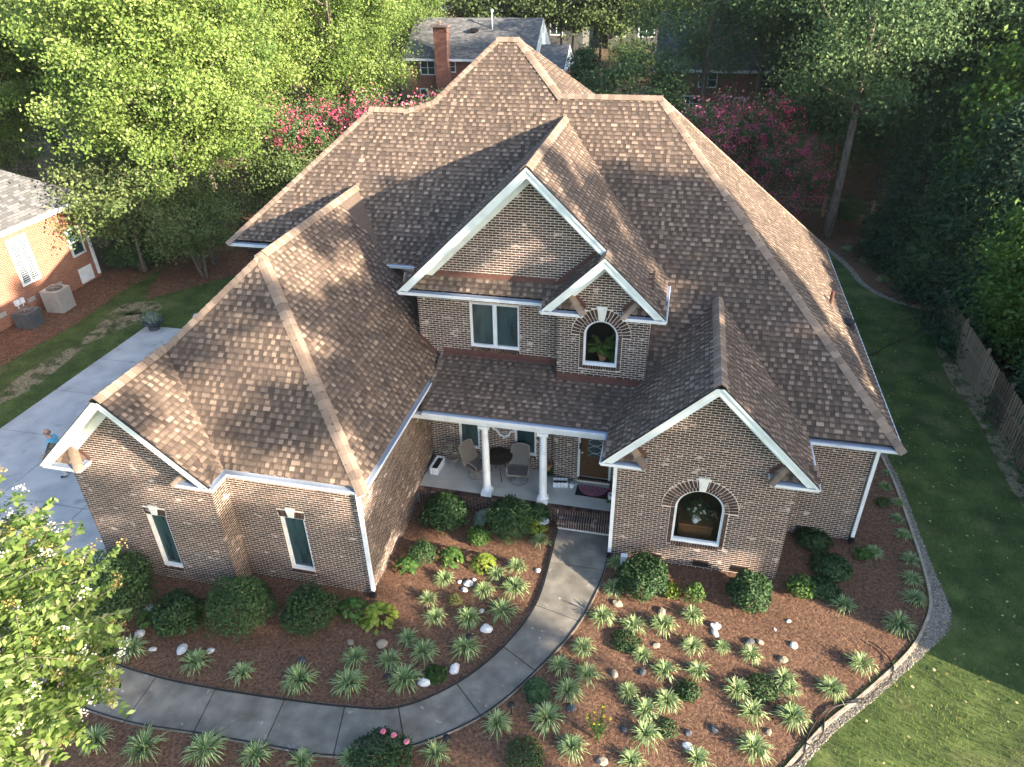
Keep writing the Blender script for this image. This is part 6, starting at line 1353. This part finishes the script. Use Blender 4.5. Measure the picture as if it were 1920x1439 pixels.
# foreground crape myrtle with white panicles, cut by the lower left picture corner
def foreground_myrtle():
    t = thing('crape_myrtle', 'sunlit crape myrtle with white flower panicles filling the lower left corner', 'tree', (-8.9, 3.2, 0)); rng = np.random.RandomState(77)
    C = []; U = []; N = []; tips = []; mb = MB()
    ctr = np.array([.45, 1.35, 6.6])
    for i in range(1000):
        d = rng.normal(size=3); d /= np.linalg.norm(d); r = rng.random_sample()**.35
        s = ctr+d*r*np.array([1.55, 1.3, 2.2])*rng.uniform(.85, 1.05); o = (d*[1, 1, .5]+rng.normal(size=3)*.45); o[2] += .15; o /= np.linalg.norm(o); ln = rng.uniform(.35, .65)
        side = np.cross(o, [0, 0, 1]); side /= np.linalg.norm(side)+1e-6
        if i % 3 == 0: mb.tube([tuple(s), tuple(s+o*ln*.55+[0, 0, .03]), tuple(s+o*ln)], [.006, .005, .003], 4)
        for j in range(11):
            p = s+o*ln*(j+1)/11+np.array([0, 0, -.05*(j/11)**2])
            for sg in (-1, 1): uu = side*sg+o*.55; C.append(p+uu*.035); U.append(uu); N.append(np.array([0, 0, 1])+rng.normal(size=3)*.35)
        if r > .5: tips.append((s+o*ln, o))
    for k in range(7):
        a = k*.9; e = ctr+np.array([math.cos(a)*.9, math.sin(a)*.8, rng.uniform(-.8, 1.4)]); mb.tube([(0, 0, 0), (.25*math.cos(a), .25*math.sin(a), 2.5), tuple((e*.8)+[0, 0, -.4]), tuple(e)], [.07, .055, .035, .012], 7)
    mb.build('trunk', M_bark, t, smooth=True)
    n = len(C); leafmesh('crown', C, .118*rng.uniform(.75, 1.2, n), np.array(N), np.clip(rng.normal(.5, .25, n), 0, 1), L_maple, t, aspect=.5, U=np.array(U))
    pw, ps_ = [], []
    for i, (p, o) in enumerate(tips):
        q = rng.normal(size=(26, 3))*[.04, .04, .05]+p+o*.05
        if rng.random_sample() < .13: pw.append(q)
        elif rng.random_sample() < .22: ps_.append(q+o*.03)
    for L, m, nm in ((pw, L_wblossom, 'white_panicles'), (ps_, L_seed, 'seed_panicles')):
        q = np.concatenate(L); leafmesh(nm, q, .032, rng.normal(size=(len(q), 3)), rng.uniform(0, 1, len(q)), m, t, aspect=.8)
foreground_myrtle()

# ------------------------------------------------------------------ the man on the driveway
def person():
    t = thing('person', 'bald man in a light blue shirt and pale trousers, half hidden behind the garage roof', 'person', (-17.85, 14.30, .04), R(-70))    # faces -y turned towards the wall
    J = {'pelvis': ((0, 0, .92), .15), 'waist': ((0, -.02, 1.08), .135), 'chest': ((0, -.05, 1.30), .165), 'neckb': ((0, -.07, 1.46), .075), 'neck': ((0, -.09, 1.52), .06), 'head': ((0, -.11, 1.60), .075), 'crown': ((0, -.10, 1.70), .088), 'top': ((0, -.09, 1.755), .05)}
    for s, n in ((-1, 'r'), (1, 'l')):
        J.update({'hip'+n: ((s*.09, 0, .88), .11), 'knee'+n: ((s*.11, -.05, .48), .068), 'ankle'+n: ((s*.12, .02, .09), .045), 'heel'+n: ((s*.12, .05, .04), .04), 'toe'+n: ((s*.14, -.17, .03), .038),
                  'sh'+n: ((s*.19, -.05, 1.40), .075), 'el'+n: ((s*.27, -.06, 1.12), .05), 'wr'+n: ((s*.24, -.26, .98), .032), 'palm'+n: ((s*.23, -.34, .96), .034)})
        for f in range(4): J['f%d%s' % (f, n)] = ((s*(.20+.018*f), -.39, .955-.004*f), .0105); J['g%d%s' % (f, n)] = ((s*(.20+.018*f), -.43+.01*abs(f-1.5), .93), .0095)
        J['th'+n] = ((s*.185, -.34, .95), .012); J['ti'+n] = ((s*.175, -.385, .935), .010)
    E = [('pelvis', 'waist'), ('waist', 'chest'), ('chest', 'neckb'), ('neckb', 'neck'), ('neck', 'head'), ('head', 'crown'), ('crown', 'top')]
    for n in 'rl':
        E += [('pelvis', 'hip'+n), ('hip'+n, 'knee'+n), ('knee'+n, 'ankle'+n), ('ankle'+n, 'heel'+n), ('ankle'+n, 'toe'+n), ('chest', 'sh'+n), ('sh'+n, 'el'+n), ('el'+n, 'wr'+n), ('wr'+n, 'palm'+n), ('palm'+n, 'th'+n), ('th'+n, 'ti'+n)]
        for f in range(4): E += [('palm'+n, 'f%d%s' % (f, n)), ('f%d%s' % (f, n), 'g%d%s' % (f, n))]
    keys = list(J); me = bpy.data.meshes.new('body'); me.from_pydata([J[k][0] for k in keys], [(keys.index(a), keys.index(b)) for a, b in E], [])
    o = bpy.data.objects.new('body', me); COL.objects.link(o); o.parent = t
    m = o.modifiers.new('s', 'SKIN'); 
    for i, k in enumerate(keys): me.skin_vertices[0].data[i].radius = (J[k][1],)*2
    me.skin_vertices[0].data[0].use_root = True
    m2 = o.modifiers.new('d', 'SUBSURF'); m2.levels = 2; m2.render_levels = 2
    dg = bpy.context.evaluated_depsgraph_get(); dg.update(); nm = bpy.data.meshes.new_from_object(o.evaluated_get(dg)); o.modifiers.clear(); o.data = nm
    for mm in (M_skin, M_shirt, M_pants, M_black): nm.materials.append(mm)
    for p in nm.polygons:
        c = p.center; p.use_smooth = True
        p.material_index = 3 if c.z < .085 else 2 if c.z < 1.0 and abs(c.x) < .2 and c.y > -.24 else 1 if c.z < 1.475 and c.z >= 1.0 and (c.z > 1.16 or abs(c.x) < .2) else 0
    mb = MB()
    for k in range(14): a = math.pi*(k/13)*1.3-.45; mb.lathe((.078*math.cos(a), -.085+.082*math.sin(a), 1.64+.01*(k % 2)), [(.012, -.03), (.018, 0), (.01, .035)], 6)
    mb.build('hair', M_hair, t)
    for s in (-1, 1): mb = MB(); mb.lathe((s*.088, -.10, 1.645), [(.006, -.03), (.014, -.01), (.016, .015), (.006, .03)], 7); mb.build('ear', M_skin, t)
    mb = MB(); mb.prism([(-.014, -.185, 1.62), (.014, -.185, 1.62), (0, -.18, 1.665)], (0, -.028, -.006)); mb.build('nose', M_skin, t)
    for s in (-1, 1): mb = MB(); mb.lathe((s*.032, -.182, 1.663), [(.004, -.006), (.010, 0), (.004, .006)], 6); mb.build('eye', M_black, t)
    mb = MB(); mb.box(-.025, .025, -.19, -.178, 1.587, 1.594); mb.build('mouth', M_hair, t)
person()

mb = MB(); mb.box(-70, 60, -6, 150, -1, 24); hz_ = P(mb.build('haze', M_black), kind='stuff')
hm = bpy.data.materials.new('haze'); hm.use_nodes = True; t_ = hm.node_tree; t_.nodes.clear(); o_ = t_.nodes.new('ShaderNodeOutputMaterial'); pv = t_.nodes.new('ShaderNodeVolumePrincipled'); pv.inputs['Color'].default_value = (.8, .88, .95, 1); pv.inputs['Density'].default_value = .00013; pv.inputs['Anisotropy'].default_value = .2
t_.links.new(pv.outputs[0], o_.inputs['Volume']); hz_.data.materials.clear(); hz_.data.materials.append(hm)
